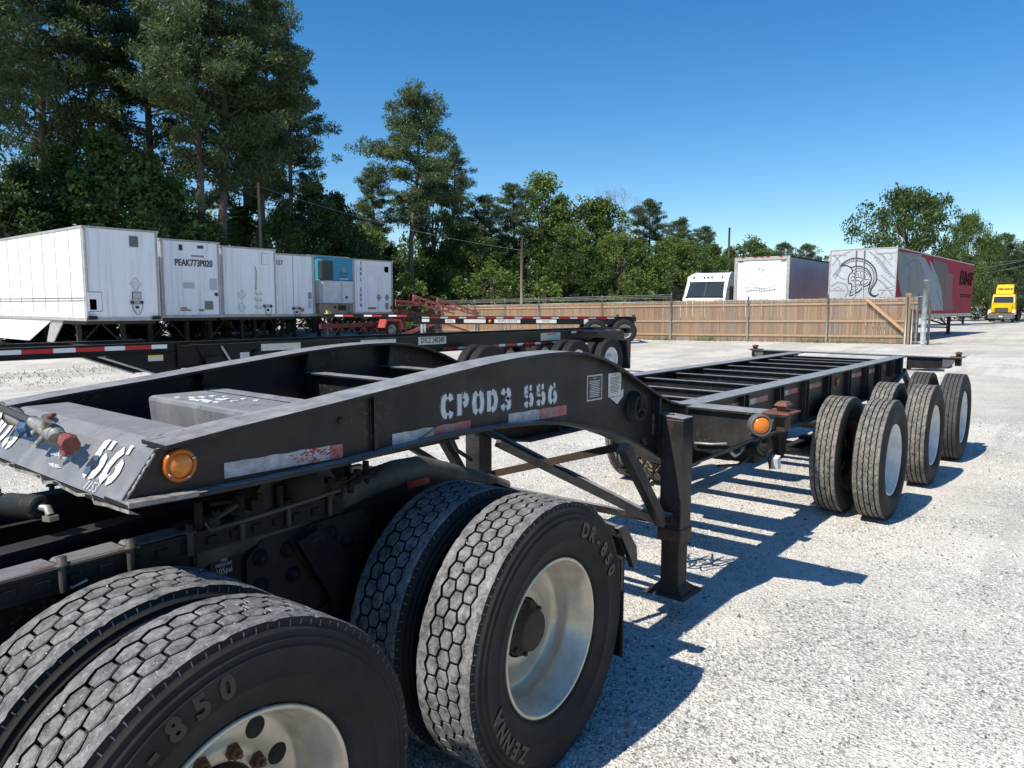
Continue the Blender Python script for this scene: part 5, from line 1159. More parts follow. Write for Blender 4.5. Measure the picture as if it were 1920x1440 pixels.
def boxtruck():
    X0=33.95; Yn=11.5; Yf=14.1; zb=1.3; zt=4.12; yc=(Yn+Yf)/2; hw=(Yf-Yn)/2; L=8.2
    T = thing('box_truck', 'white box body with faded ghost lettering on its roll-up door, behind the fence', 'truck', (X0,yc,0))
    MB().box((.05,-hw+.02,zb),(L,hw-.02,zt-.06)).build('body', pm('grey_white_side',(.50,.51,.53),(.40,.41,.43),sc=1.5,rough=.5), T)
    MB().box((-.03,-hw,zt-.16),(.06,hw,zt)).box((-.03,-hw,zb),(.06,-hw+.14,zt-.161)).box((-.03,hw-.14,zb),(.06,hw,zt-.161)).build('rear_frame', M_RAILALU, T)
    MB().box((.06,-hw,zt-.06),(L,hw,zt)).build('top_rail', M_RUSTY_DARK, T)
    door = None
    for k in range(7):
        z=zb+.05+k*.37; MB().box((.0,-hw+.15,z),(.04,hw-.15,z+.362)).build('door_panel', pm('bright_white_paint',(.78,.78,.78),(.7,.7,.7),sc=3,rough=.45), T)
    G=MB(); 
    def bp(px,py): q=wx(1280+px/4.571,450+py/4.571,X0); return (q[1]-yc,q[2])
    f=lambda p:(-.003,p[0],p[1])
    for pts in ([(535,410),(600,400),(680,420),(760,400),(810,380)],[(540,445),(600,430),(680,440),(760,430),(800,420)],[(560,395),(600,370),(640,395)],[(640,270),(670,235),(705,270)],[(650,280),(700,280)],[(660,240),(665,275)],[(690,245),(685,275)],[(555,305),(590,300)],[(720,300),(740,310)]): add_band(G,[bp(*p) for p in pts],.05,f)
    for k in range(12): add_band(G,[bp(545+k*22,408+5*sin(k)),bp(548+k*22,440+4*cos(k))],.05,f)
    G.build('ghost_lettering', pm('ghost_grey_print',(.50,.50,.50),rough=.6), T)
    for k in (-.9,-.3,0,.3,.9): MB().box((-.05,k-.08,zt-.03),(-.031,k+.08,zt+.0)).build('clearance_light', M_TR, T)
    for s in (-1,1): MB().box((-.05,s*1.0-.12,zt-.21),(-.031,s*1.0+.12,zt-.175)).build('door_stop', M_UNDER, T)
    duals(T,1.5,1.2,.88,'y'); MB().box((.1,-.5,1.0),(L,.5,1.28)).build('chassis_frame', M_UNDER, T); duals(T,7.2,1.2,.88,'y')
boxtruck()
def white_cab():
    T = thing('sleeper_truck', 'white sleeper truck cab behind the fence beside the box body', 'truck', (35.9,16.05,.26), radians(3))
    # nose towards -X
    prof=[(-1.15,1.95),(-1.10,2.02),(-.72,2.85),(-.62,3.02),(-.35,3.20),(.1,3.28),(2.2,3.30),(2.2,.9),(-.3,.9),(-1.1,1.1)]
    b=MB(); n=len(prof)
    def sec(s): return [(x, s*(1.12 if z<2.1 else 1.06 if z<3.1 else .95), z) for x,z in prof]
    b.add(sec(-1)+sec(1),[tuple(range(n)),tuple(range(2*n-1,n-1,-1))]+[(i,(i+1)%n,n+(i+1)%n,n+i) for i in range(n)])
    b.build('cab', pm('truck_white',(.72,.71,.68),rough=.35), T, bevel=.05)
    ws=MB(); 
    for s in (-1,1): ws.add([(-1.125,s*.02,2.06),(-1.10,s*.96,2.06),(-.80,s*.90,2.72),(-.79,s*.02,2.76)],[(0,1,2,3)])
    ws.build('windscreen', M_GLASS, T)
    MB().bar((-1.13,0,2.04),(-.80,0,2.77),.04,.02).bar((-1.14,-1.0,2.03),(-1.14,1.0,2.03),.05,.05).bar((-.79,-.94,2.79),(-.79,.94,2.79),.05,.04).build('windscreen_frame', M_BLKNEW, T)
    h=MB(); h.hull8([(-2.7,-.75,1.0),(-1.1,-1.05,1.0),(-1.1,1.05,1.0),(-2.7,.75,1.0)],[(-2.6,-.6,1.75),(-1.1,-.95,2.0),(-1.1,.95,2.0),(-2.6,.6,1.75)]); h.build('hood', pm('truck_white',(.72,.71,.68),rough=.35), T, bevel=.08)
    for k in (-.75,-.2,0,.2,.75): MB().box((-.70,k-.03,2.98),(-.60,k+.03,3.07)).build('roof_light', M_UNDER, T)
    for s in (-1,1): MB().box((-1.3,s*1.45-.1,1.9),(-1.2,s*1.45+.1,2.55)).bar((-1.2,s*1.1,2.4),(-1.25,s*1.4,2.4),.03,.03).build('mirror', M_BLKNEW, T); far_wheel(T,-1.9,s*1.0,.58,.5,'y',M_ALU,s)
    for s in (-1,1): far_wheel(T,2.0,s*1.15,.58,.5,'y',M_ALU,s)
white_cab()
def yellow():
    x,y = at(1881,74); T = thing('yellow_truck', 'yellow truck with a roof fairing driving on the far gravel lane', 'truck', (x,y,.40), atan2(-y,-x)+radians(-4))
    Y_=pm('bright_yellow_paint',(.75,.47,.0),(.66,.41,.0),sc=3,rough=.3); G_=pm('grey_bumper',(.12,.125,.13),rough=.5)
    # nose towards +x (local), facing camera
    def shape(pr,w0,w1,m,nm,bev=.05,par=T):
        n=len(pr); zmin=min(p[1] for p in pr); zmax=max(p[1] for p in pr)
        sec=lambda s:[(a,s*(w0+(w1-w0)*(b-zmin)/(zmax-zmin)),b) for a,b in pr]
        return MB().add(sec(-1)+sec(1),[tuple(range(n)),tuple(range(2*n-1,n-1,-1))]+[(i,(i+1)%n,n+(i+1)%n,n+i) for i in range(n)]).build(nm,m,par,bevel=bev)
    shape([(-1.6,.9),(.2,.9),(.2,1.9),(-.1,2.75),(-1.6,2.80)],1.05,.92,Y_,'cab'); shape([(.22,.95),(1.9,.95),(2.0,1.4),(.22,1.88)],.86,.80,Y_,'hood')
    shape([(-1.5,2.82),(-.35,2.82),(-1.1,3.75),(-1.5,3.8)],.74,.72,Y_,'roof_fairing',.03)
    MB().add([(.225,-.86,1.93),(.225,.86,1.93),(-.02,.82,2.55),(-.02,-.82,2.55)],[(0,1,2,3)]).build('windscreen', M_GLASS, T)
    MB().add([(1.935,-.55,1.0),(1.935,.55,1.0),(2.03,.55,1.42),(2.03,-.55,1.42)],[(0,1,2,3)]).build('grille', M_BLKNEW, T)
    for k in range(4): MB().box((1.95+.02*k,-.52,1.05+.09*k),(1.99+.02*k,.52,1.07+.09*k)).build('grille_bar', M_GALV, T)
    for s in (-1,1):
        shape([(.7,.75),(1.75,.75),(1.75,1.15),(1.3,1.38),(.7,1.35)],.0,.0,Y_,'fender') if False else MB().hull8([(.6,s*.80,.75),(1.75,s*.80,.75),(1.72,s*1.18,.75),(.6,s*1.18,.75)],[(.6,s*.80,1.38),(1.5,s*.80,1.35),(1.4,s*1.15,1.2),(.6,s*1.15,1.3)]).build('fender', Y_, T, bevel=.05)
        MB().hull8([(1.70,s*.82,.92),(1.78,s*.82,.92),(1.76,s*1.12,.98),(1.68,s*1.12,.98)],[(1.66,s*.82,1.12),(1.70,s*.82,1.12),(1.66,s*1.1,1.15),(1.60,s*1.1,1.15)]).build('headlight', M_TW, T)
        far_wheel(T,1.2,s*1.05,.5,.5,'y',M_ALU,s); far_wheel(T,-3.,s*1.15,.5,.5,'y',M_ALU,s); far_wheel(T,-4.3,s*1.15,.5,.5,'y',M_ALU,s)
        MB().box((-.0,s*1.35-.1,1.7),(.1,s*1.35+.1,2.4)).build('mirror', M_BLKNEW, T)
    MB().hull8([(1.6,-1.15,.35),(2.05,-1.0,.35),(2.05,1.0,.35),(1.6,1.15,.35)],[(1.6,-1.15,.80),(2.1,-.95,.85),(2.1,.95,.85),(1.6,1.15,.80)]).build('bumper', G_, T, bevel=.04)
    MB().box((2.105,-.15,.5),(2.11,.15,.62)).build('licence_plate', M_TW, T)
    MB().box((-5.2,-.45,.75),(-1.6,.45,1.0)).build('frame', M_UNDER, T)
    text('PENSKE', .34, M_PBLK, T, 'lettering', (-.70,0,3.30), (radians(51),0,radians(90)), 1.1, 0, .012, shear=.25)
yellow()
# more parked vehicles far to the right
M_SILV=pm('silver_car_paint',(.35,.36,.38),rough=.3); 
def far_car(px, D, label, mat, rz):
    x,y=at(px,D); T=thing('parked_car', label, 'car', (x,y,.40), rz, 'cars parked far behind the lane')
    pr=[(-2.2,.35),(2.2,.35),(2.2,.85),(1.3,.98),(.7,1.45),(-1.1,1.5),(-1.7,1.0),(-2.2,.92)]
    MB().prism(pr,-.88,.88,ax=1).build('body',mat,T,bevel=.06); MB().prism([(1.2,1.0),(.68,1.40),(-1.05,1.44),(-1.5,1.02)],-.885,.885,ax=1).build('windows',M_GLASS,T)
    for a in (-1.4,1.4):
        for s in (-1,1): far_wheel(T,a,s*.9,.33,.33,'y',M_ALU,s)
far_car(1832,96,'white car parked left of the yellow truck',M_TW,radians(40)); far_car(1843,104,'silver car parked behind the white one by the far hedge',M_SILV,radians(70)); far_car(1822,108,'dark car parked farthest back by the red trailer nose',M_BLKNEW,radians(20))
x,y=at(1915,84); T=thing('flatbed_trailer','dark low trailer coupled at the right edge of the view beside the yellow truck','trailer',(x,y,.40),radians(35)); MB().box((-4,-1.2,1.0),(4,1.2,1.25)).build('deck',M_UNDER,T); MB().box((-4,-1.2,1.25),(-3.9,1.2,2.3)).build('headboard',M_UNDER,T); duals(T,2.4,1.2,.5,'y')

# ------------------------------------------------------------------ fences
WD = NT('cedar_board'); 
def _():
    t=WD; oi=t.n('ShaderNodeObjectInfo'); r=oi.outputs['Random']
    base=t.ramp(r,[(0.,(.25,.145,.070)),(.3,(.37,.215,.105)),(.5,(.25,.175,.11)),(.75,(.40,.245,.125)),(.9,(.29,.20,.13)),(1.,(.17,.115,.075))])
    g=t.ramp(t.noise(9,6,.7,(3,3,.25)),[(.35,.72),(.65,1.1)]); c=t.mix(1.,base,g,'MULTIPLY'); c=t.mix(t.ramp(t.noise(1.1,4),[(.5,0.),(.75,.35)]),c,(.26,.22,.18))
    t.set('Base Color',c); t.set('Roughness',.85); return t.mat
WD=_()
W2=pm('pale_fence_rail',(.46,.30,.165),(.36,.235,.135),sc=6,rough=.8)
FPT=[(round(at(px,D)[0],2),round(at(px,D)[1],2)) for px,D in ((1722,28.9),(1552,30.6),(1403,32.6),(1258,34.4),(1128,37.3),(1010,40.5),(890,45),(760,49.5),(640,54))]
FN = thing('board_fence', 'tall brown board fence with dog-eared tops behind the chain link', 'fence', (0,0,0))
def fence_top(px): return None
ped = []
for k in range(3):
    h=1.84; m_=MB().prism([(-.066,0),(.066,0),(.066,h-.035),(.035,h),(-.035,h),(-.066,h-.035)],-.009,.009,ax=1); ped.append(m_.mesh('plank',[WD]))
cnt=0
for (a,b) in zip(FPT[:-1],FPT[1:]):
    a=Vector((*a,0)); b=Vector((*b,0)); L=(b-a).length; d=(b-a)/L; ang=atan2(d.y,d.x); n=int(L/.139)
    nrm = Vector((-d.y,d.x,0)); 
    if nrm.dot(-a) > 0: nrm=-nrm                       # away from the camera
    for k in range(n):
        p=a+d*(k+.5)*L/n+nrm*.12; gz=ground_z(p.x,p.y)
        if cnt<299: link('plank', ped[cnt%3], FN, (p.x,p.y,gz+random.uniform(-.01,.025)), (0,random.uniform(-.006,.006),ang+random.uniform(-.03,.03))); cnt+=1
    for z in (.28,.90,1.62):
        q=a+nrm*.08; r=b+nrm*.08; MB().bar((q.x,q.y,ground_z(q.x,q.y)+z),(r.x,r.y,ground_z(r.x,r.y)+z),.04,.09).build('rail', W2, FN)
a=Vector((*FPT[1],0)); b=Vector((*FPT[0],0)); p=a.lerp(b,.42); q=a.lerp(b,.90)
MB().bar((p.x-.1,p.y-.05,ground_z(p.x,p.y)+1.82),(q.x-.1,q.y-.05,ground_z(q.x,q.y)+.35),.03,.11).build('diagonal_brace', pm('orange_board',(.5,.30,.17),(.4,.24,.13),sc=6,rough=.8), FN)
CL = thing('chain_link_fence', 'galvanised chain link fence with steel posts in front of the boards', 'fence', (0,0,0))
WIRE=MB()
for i,(a,b) in enumerate(zip(FPT[:-1],FPT[1:])):
    a=Vector((*a,0)); b=Vector((*b,0)); L=(b-a).length; d=(b-a)/L; H=1.80
    z0=ground_z(a.x,a.y); z1=ground_z(b.x,b.y)
    MB().tube([(a.x,a.y,z0+H),(b.x,b.y,z1+H)],.021,8).build('top_rail',M_GALV,CL)
    n=max(1,round(L/3.3))
    for k in range(n+(1 if i==len(FPT)-2 else 0)):
        p=a+d*L*k/n; gz=ground_z(p.x,p.y); MB().tube([(p.x,p.y,gz),(p.x,p.y,gz+1.98)],.034 if k==0 else .027,10).build('post',pm('weathered_fence_post',(.22,.23,.24),(.15,.16,.17),sc=8,rough=.6,metal=.2),CL)
        if i in (3,4,5,6,7):
            MB().bar((p.x,p.y,gz+1.95),(p.x-.15,p.y-.1,gz+2.2),.03,.04).build('barb_arm',M_GALV,CL)
    st=.085; m_=int((L+H)/st)
    for s in (0,1):
        for k in range(m_):
            u0=k*st-H; z=0
            ua,za,ub,zb_=u0,0,u0+H,H
            if ua<0: za=-ua; ua=0
            if ub>L: zb_=H-(ub-L); ub=L
            if zb_<=za+.02: continue
            if s: ua,ub=L-ua,L-ub
            pa=a+d*ua; pb=a+d*ub
            p0=Vector((pa.x,pa.y,z0+(z1-z0)*ua/L+za)); p1=Vector((pb.x,pb.y,z0+(z1-z0)*ub/L+zb_))
            w_=Vector((0,0,.0035)); WIRE.add([p0-w_,p1-w_,p1+w_,p0+w_],[(0,1,2,3)])
    WIRE.bar((a.x,a.y,z0+.05),(b.x,b.y,z1+.05),.006,.006)
tag(WIRE.build('wire_mesh',pm('zinc_wire',(.30,.31,.32),rough=.5,metal=.3),CL),kind='stuff')
bw=MB()
for k in range(3):
    P=[(x-.15*(k+1)/3,y-.1*(k+1)/3,ground_z(x,y)+1.98+.075*k+.0) for x,y in FPT[3:]]
    bw.tube(P,.009,5)
bw.build('barbed_wire',M_GALV,CL)
x,y=at(1734,28.3)
GP = thing('steel_post', 'thick mottled steel gate post at the free end of the board fence', 'post', (x,y,ground_z(x,y)))
t=NT('mottled_post'); t.set('Base Color', t.mix(t.ramp(t.noise(5,6,.7),[(.45,0.),(.62,1.)]),(.30,.33,.34),(.12,.14,.16))); t.set('Roughness',.5)
MB().tube([(0,0,0),(0,0,2.46)],.098,20).build('pipe',t.mat,GP); MB().lathe([(.0005,0),(.112,0)],16).tube([(0,0,2.46),(0,0,2.49)],.104,20).build('cap',M_GALV,GP)
GF = thing('gate_frame', 'folded chain link gate leaf standing against the end of the boards', 'gate', (*at(1712,28.5),.36))
for dx,dy in ((0,0),(.0,.22),(.25,-.42),(.35,-.5)): MB().tube([(dx,dy,0),(dx,dy,1.95)],.024,8).build('gate_tube',M_GALV,GF)
for z in (.1,1.85): MB().tube([(0,0,z),(.25,-.42,z)],.02,8).build('gate_rail',M_GALV,GF)
MB().box((.38,-.56,0),(.42,-.48,1.75)).box((.1,.1,0),(.14,.3,2.0)).build('gate_board',WD,GF)
# utility poles
def pole(px,D,ztop,label,r=.11,lean=0.,wire=None):
    x,y=at(px,D); T=thing('utility_pole',label,'pole',(x,y,ground_z(x)),0); MB().tube([(0,0,0),(lean,lean*.3,ztop)],[r,r*.75],10).build('pole',pm('weathered_pole_wood',(.24,.20,.15),(.17,.145,.11),sc=3,rough=.9),T); return T
def ztop(px,py,D): return CAMH+(575-py)*D/FPX-ground_z(at(px,D)[0])
pole(494,43,ztop(494,350,43),'slim wooden pole behind the stepped trailer, leaning a little',.10,-.12)
pole(978,47,ztop(975,452,47),'pale wooden pole rising behind the board fence',.10,-.05)
pole(1192,56,ztop(1195,500,56),'short thin pole behind the board fence near its corner',.07,.05)
pole(1363,75,ztop(1361,428,75),'tall dark pole far off above the treetops',.13,0)
wr=MB()
def P(px,py,D): x,y=at(px,D); return (x,y,CAMH+(575-py)*D/FPX)
for (p0,p1,sag) in ((P(0,330,40),P(494,356,43),.5),(P(494,356,43),P(975,470,47),.4),(P(1830,500,50),P(1990,462,42),.2),(P(1800,515,60),P(1990,475,44),.2),(P(1820,492,64),P(1990,470,50),.2)):
    Q=[tuple(p0[i]*(1-u)+p1[i]*u-(sag*4*u*(1-u) if i==2 else 0) for i in range(3)) for u in np.linspace(0,1,12)]; wr.tube(Q,.007,4,cap=False)
tag(wr.build('overhead_wires',M_GALV),'thin utility wires strung across the trees above the yard','wires')
# ------------------------------------------------------------------ trees
def leafmat(name, a, b, dead=None, trans=.25):
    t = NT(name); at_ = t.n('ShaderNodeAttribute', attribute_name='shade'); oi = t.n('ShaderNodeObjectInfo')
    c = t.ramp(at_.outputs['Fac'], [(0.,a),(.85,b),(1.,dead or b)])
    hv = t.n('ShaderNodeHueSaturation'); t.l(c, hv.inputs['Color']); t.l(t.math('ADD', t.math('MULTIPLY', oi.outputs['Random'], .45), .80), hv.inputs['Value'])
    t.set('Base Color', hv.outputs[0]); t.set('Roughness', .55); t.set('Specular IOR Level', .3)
    tr = t.n('ShaderNodeBsdfTranslucent'); t.l(hv.outputs[0], tr.inputs[0]); mx = t.n('ShaderNodeMixShader'); mx.inputs[0].default_value = trans
    t.l(t.b.outputs[0], mx.inputs[1]); t.l(tr.outputs[0], mx.inputs[2]); t.l(mx.outputs[0], t.o.inputs[0]); return t.mat
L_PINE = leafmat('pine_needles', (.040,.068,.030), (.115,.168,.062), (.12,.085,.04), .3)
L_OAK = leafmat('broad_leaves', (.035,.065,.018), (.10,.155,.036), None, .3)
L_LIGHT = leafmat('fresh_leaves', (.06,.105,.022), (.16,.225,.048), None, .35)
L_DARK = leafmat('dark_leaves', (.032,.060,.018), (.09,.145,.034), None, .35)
L_GREY = leafmat('grey_twigs', (.12,.11,.115), (.2,.185,.19), None, .0)
BARK = pm('furrowed_bark', (.15,.115,.09), (.07,.055,.045), sc=5, rough=.95, bump=.6, bsc=12, stretch=(1,1,.25))
BARKP = pm('pale_bark', (.28,.25,.21), (.15,.13,.11), sc=4, rough=.95)
def leaves(centers, rad, counts, size, aspect, flat=.7, clumpvar=.5, upbias=0., seed=0):
    g = np.random.default_rng(seed); idx = np.repeat(np.arange(len(centers)), counts); n = len(idx)
    C_ = np.asarray(centers)[idx]; R_ = np.asarray(rad)[idx][:,None]
    d = g.normal(size=(n,3)); d /= np.linalg.norm(d,axis=1)[:,None]; r = g.random(n)[:,None]**.45
    P_ = C_+d*r*R_*np.array([1,1,flat])
    a = g.normal(size=(n,3))+d*1.2; a[:,2] += upbias; a /= np.linalg.norm(a,axis=1)[:,None]
    b = np.cross(a, g.normal(size=(n,3))); b /= np.linalg.norm(b,axis=1)[:,None]
    s = size*np.exp(g.normal(0,.3,n))[:,None]
    a = a*s; b = b*s*aspect
    V = np.stack([P_-a*.5, P_+b*.5-a*.05, P_+a*.5, P_-b*.5+a*.05],1).reshape(-1,3)
    F = np.arange(n*4).reshape(n,4)
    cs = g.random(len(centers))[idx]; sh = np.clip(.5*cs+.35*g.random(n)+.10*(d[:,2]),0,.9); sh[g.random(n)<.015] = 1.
    return V, F, sh
def limb(mb, p, q, r0, r1, n=5, bend=.1, seed=0):
    rd = random.Random(seed); P_=[]; p=Vector(p); q=Vector(q); L=(q-p).length
    off=Vector((rd.uniform(-1,1),rd.uniform(-1,1),rd.uniform(-.2,.8)))*bend*L
    for k in range(n+1): u=k/n; P_.append(p.lerp(q,u)+off*(u*(1-u)*1.2)+Vector((rd.uniform(-1,1),rd.uniform(-1,1),0))*r0*.3)
    mb.tube(P_,[r0+(r1-r0)*k/n for k in range(n+1)],6); return P_
def make_pine(seed, H=20., clear=.42, wid=3.6, dens=1.0, nb=52, cl_r=.62, thin=False, top=1.0, lean=.3):
    rd = random.Random(seed); mb = MB(); T=[(lean*sin(k*.5+seed)*.5+lean*k/8, lean*cos(k*.7+seed)*.4, H*k/10) for k in range(11)]
    mb.tube(T,[.26*(1-.78*k/10)*(H/20)**.5+.02 for k in range(11)],9)
    tp = lambda h: (np.interp(h,[t[2] for t in T],[t[0] for t in T]), np.interp(h,[t[2] for t in T],[t[1] for t in T]))
    C_=[];R_=[];N_=[]
    for k in range(nb):
        u = (k+rd.random())/nb; u = u**.85; h = H*(clear+(1-clear)*u*.985); a = k*2.4+rd.uniform(-.6,.6)
        env = min(1,(.45+1.5*u))*(max(0,1-u**2.6))**.55; env *= 1+.22*sin(u*9+seed*2+a); l = .82*wid*env*rd.uniform(.5,1.2)+.25
        if rd.random()<.12: l*=1.25
        x0,y0 = tp(h); rise = l*rd.uniform(.05,.45)*(1 if u>.25 else rd.choice((-.4,.5,.8)))
        e = (x0+l*cos(a), y0+l*sin(a), min(h+rise,H*1.01)); P_ = limb(mb,(x0,y0,h),e,.055*(1.2-u)+.012,.012,5,.12,seed*97+k)
        m = max(3,int(l*2.7))
        for j in range(m):
            v = .35+.65*(j+rd.random())/m; q = Vector(P_[0]).lerp(Vector(P_[-1]),v); i=min(int(v*5),4); q=P_[i].lerp(P_[i+1],v*5-i)
            rr = cl_r*rd.uniform(.55,1.25); sp=.35+.35*v
            c=(q.x+rd.uniform(-sp,sp)*l*.35,q.y+rd.uniform(-sp,sp)*l*.35,q.z+rd.uniform(-.05,.35)); C_.append(c);R_.append(rr);N_.append(int(74*dens*rr/.6))
            if rd.random()<.4: mb.tube([q,c],[.014,.006],4,cap=False)
    for k in range(int(6)):
        C_.append((tp(H)[0]+rd.uniform(-.5,.5),tp(H)[1]+rd.uniform(-.5,.5),H-rd.uniform(-.25,1.2)));R_.append(.55);N_.append(int(60*dens))
    for k in range(7):                                      # dead stubs below the crown
        h=H*(clear*rd.uniform(.55,1.)); a=rd.uniform(0,6.28); x0,y0=tp(h); limb(mb,(x0,y0,h),(x0+1.3*cos(a),y0+1.3*sin(a),h+rd.uniform(-.1,.5)),.03,.008,3,.15,seed+k)
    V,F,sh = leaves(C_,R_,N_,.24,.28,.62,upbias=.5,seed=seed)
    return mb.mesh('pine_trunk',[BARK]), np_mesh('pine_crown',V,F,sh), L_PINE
def make_broad(seed, H=10., wid=3.2, base=.08, mat=None, size=.20, n=190, per=62, conic=0., trunk=BARK, open_=0., clr=.75, dome=False):
    rd = random.Random(seed); mb = MB(); T=[(.15*sin(k+seed),.15*cos(k*1.3+seed),H*.8*k/6) for k in range(7)]
    mb.tube(T,[.20*(1-.8*k/6)*(H/10) for k in range(7)],8); C_=[];R_=[];N_=[]
    lob=[(rd.uniform(0,6.28),rd.uniform(.3,1),rd.uniform(.75,1.25)) for _ in range(9)]
    for k in range(n):
        u=rd.random()**.8; a=rd.uniform(0,6.28); z=H*(base+(1-base)*u)
        env=(max(0,1-abs(2*u-.78)**2.4))**.55 if not conic else (1-u)**.7*conic+(1-conic)*max(0,1-abs(2*u-.8)**2.5)**.5
        if dome: env=max(0,1-((u-.42)/(.60 if u>.42 else .75))**2)**.5
        env*=1+.22*sin(a*3+seed+u*5)+.15*sin(a*5+u*9+seed*2)
        rr=wid*env*(rd.random()**(.30 if not open_ else .45)); c=(rr*cos(a),rr*sin(a),z+rd.uniform(-.2,.2))
        s=clr*rd.uniform(.5,1.3)*(H/10)**.4; C_.append(c);R_.append(s);N_.append(int(per*s/.7))
        if k%5==0: limb(mb,T[min(5,int(u*5)+0)],c,.05*H/10,.012,4,.15,seed*31+k)
    V,F,sh=leaves(C_,R_,N_,size,.62,.8,seed=seed); 
    return mb.mesh('tree_trunk',[trunk]), np_mesh('tree_crown',V,F,sh), mat
def make_bare(seed,H=11.,mat=BARKP,n=60,fuzz=True):
    rd=random.Random(seed); mb=MB(); tips=[]
    def rec(p,d,l,r,lv):
        q=p+d*l; P_=limb(mb,p,q,r,r*.6,4,.08,rd.randint(0,9999))
        if lv==0: tips.append(tuple(q)); return
        for k in range(3 if lv>1 else 2): nd=(d+Vector((rd.uniform(-1,1),rd.uniform(-1,1),rd.uniform(-.1,.7)))*.75).normalized(); rec(Vector(P_[-1 if k<2 else 3]),nd,l*rd.uniform(.6,.8),r*.58,lv-1)
    rec(Vector((0,0,0)),Vector((.03,.02,1)),H*.42,.16,4)
    V,F,sh=leaves(tips,[.7]*len(tips),[26]*len(tips),.32,.06,.9,seed=seed)
    return mb.mesh('tree_trunk',[mat]), np_mesh('twigs',V,F,sh), L_GREY
PINES=[make_pine(1,20,.42,4.2,1.1,60,.66),make_pine(2,20,.36,4.4,1.1,64,.70,lean=.5),make_pine(3,20,.30,3.9,1.15,66,.62),make_pine(4,20,.45,4.8,1.2,62,.72,lean=.8),make_pine(5,14,.12,3.8,1.1,60,.62)]
BR=[make_broad(11,10,3.3,.03,L_OAK),make_broad(12,10,3.0,.03,L_OAK,n=210,dome=True),make_broad(13,10,3.5,.03,L_DARK,per=70,n=210),make_broad(14,11,3.0,.03,L_DARK,conic=.25,n=210),make_broad(15,10,3.1,.05,L_LIGHT,n=190,clr=.66,dome=True),make_broad(16,12,2.2,.05,L_LIGHT,n=190,clr=.62,open_=1,dome=True),
    make_broad(17,4,2.0,.0,L_LIGHT,n=70,per=75,size=.17,clr=.5),make_broad(18,13,6.2,.22,L_OAK,n=250,per=72,size=.24,clr=.92,open_=1,dome=True)]
BARE=[make_bare(21)]
TREEN={}
def tree(kind,proto,px,D,top,label,cat='tree',group=None,wk=1.,rz=None,gz=None,shadow=True):
    x,y=at(px,D); g=ground_z(x,y); zt=CAMH+(575-top)*D/FPX; H0=dict(P=[20,20,20,20,14],B=[10,10,10,11,10,12,4,13],D=[11])[kind][proto]
    s=(zt-g)/(H0*1.0); tr,cr,m=dict(P=PINES,B=BR,D=BARE)[kind][proto]
    nm={'P':'pine_tree','B':'leafy_tree','D':'bare_tree'}[kind]
    if kind=='B' and proto==6: nm='shrub'
    T=thing(nm,label,cat,(x,y,g-.05),random.uniform(0,6.28) if rz is None else rz,group); T.scale=(s*wk,s*wk,s)
    link('trunk',tr,T); c=link('crown',cr,T)
    if not cr.materials: cr.materials.append(m)
    return T
GP_='tall pines behind the parked trailers'; GB='leafy trees along the yard edge'
# left mass
tree('P',3,6,34,-150,'nearest thick-trunked pine at the left edge, branches hanging over the long white trailer',group=GP_,wk=.9)
tree('P',1,95,42,-130,'dense dark pine just right of the thick-trunked pine',group=GP_,wk=.95)
tree('P',0,190,45,-90,'pine with dark crown above the long white trailer roof',group=GP_,wk=.95)
tree('P',2,290,47,-70,'tall pine crown above the PEAK773P020 trailer',group=GP_,wk=1.0)
tree('P',0,388,41,-60,'pine with a bare reddish trunk left of the twin trunks',group=GP_,wk=.95,rz=2.)
tree('P',1,428,43,-75,'pine with a paired bare trunk behind the stepped trailer',group=GP_,wk=1.0,rz=4.)
tree('P',3,505,46,5,'broad pine forming the right shoulder of the tall group',group=GP_,wk=.78,rz=1.)
tree('P',2,548,49,105,'lower pine at the outer right edge of the tall group',group=GP_,wk=.82)
tree('P',4,470,52,150,'smaller pine filling the gap under the right shoulder',group=GP_,wk=.8)
for px,D,top,pr,lab in ((-30,33,300,2,'dark leafy tree at the far left behind the long trailer'),(55,36,330,2,'dark leafy tree under the leftmost pines'),(130,38,290,3,'dark pointed tree behind the long white trailer'),(210,38,270,2,'broad dark leafy tree above the first trailer nose'),(285,39,300,0,'leafy tree catching light above the lettered trailer'),(330,41,360,2,'low dark tree left of the bare pine trunks'),(455,50,400,2,'dark tree seen between the pine trunks and the slim pole'),(535,46,400,0,'mid green tree right of the slim leaning pole'),(590,50,350,3,'dark pointed tree under the lowest pine'),(632,54,372,3,'dark pointed tree standing left of the sky gap')):
    tree('B',pr,px,D,top,lab,group=GB,wk=1.08)
# middle
tree('B',4,690,60,430,'pale green tree at the left foot of the lone tall pine',group=GB)
tree('P',1,708,62,325,'shorter pine leaning out left of the lone tall pine',group='pines along the far tree line',wk=1.0)
tree('P',3,778,55,182,'lone tall pine with a long straight trunk above the TXPL trailer',group='pines along the far tree line',wk=1.0,rz=.7)
tree('B',1,815,60,345,'bright leafy tree wrapped round the right side of the lone tall pine',group=GB,wk=.75)
tree('P',2,850,66,290,'pine half hidden right of the lone tall pine',group='pines along the far tree line',wk=.95)
tree('P',4,905,68,375,'short dark pine between the half hidden pine and the poplars',group='pines along the far tree line',wk=1.0)
tree('P',0,965,62,352,'dark pine behind the pale wooden pole',group='pines along the far tree line',wk=1.1)
tree('B',5,1015,66,335,'slender pale poplar, taller of the two by the dark pine',group='slender pale trees in the tree line',wk=.95)
tree('B',5,1046,68,372,'slender pale poplar, shorter of the two by the dark pine',group='slender pale trees in the tree line',wk=.85,rz=3.)
tree('B',1,1088,66,388,'rounded light green tree right of the poplars',group=GB,wk=1.05)
tree('B',5,1130,66,378,'narrow bright tree left of the bare snag',group='slender pale trees in the tree line',wk=1.1,rz=5.)
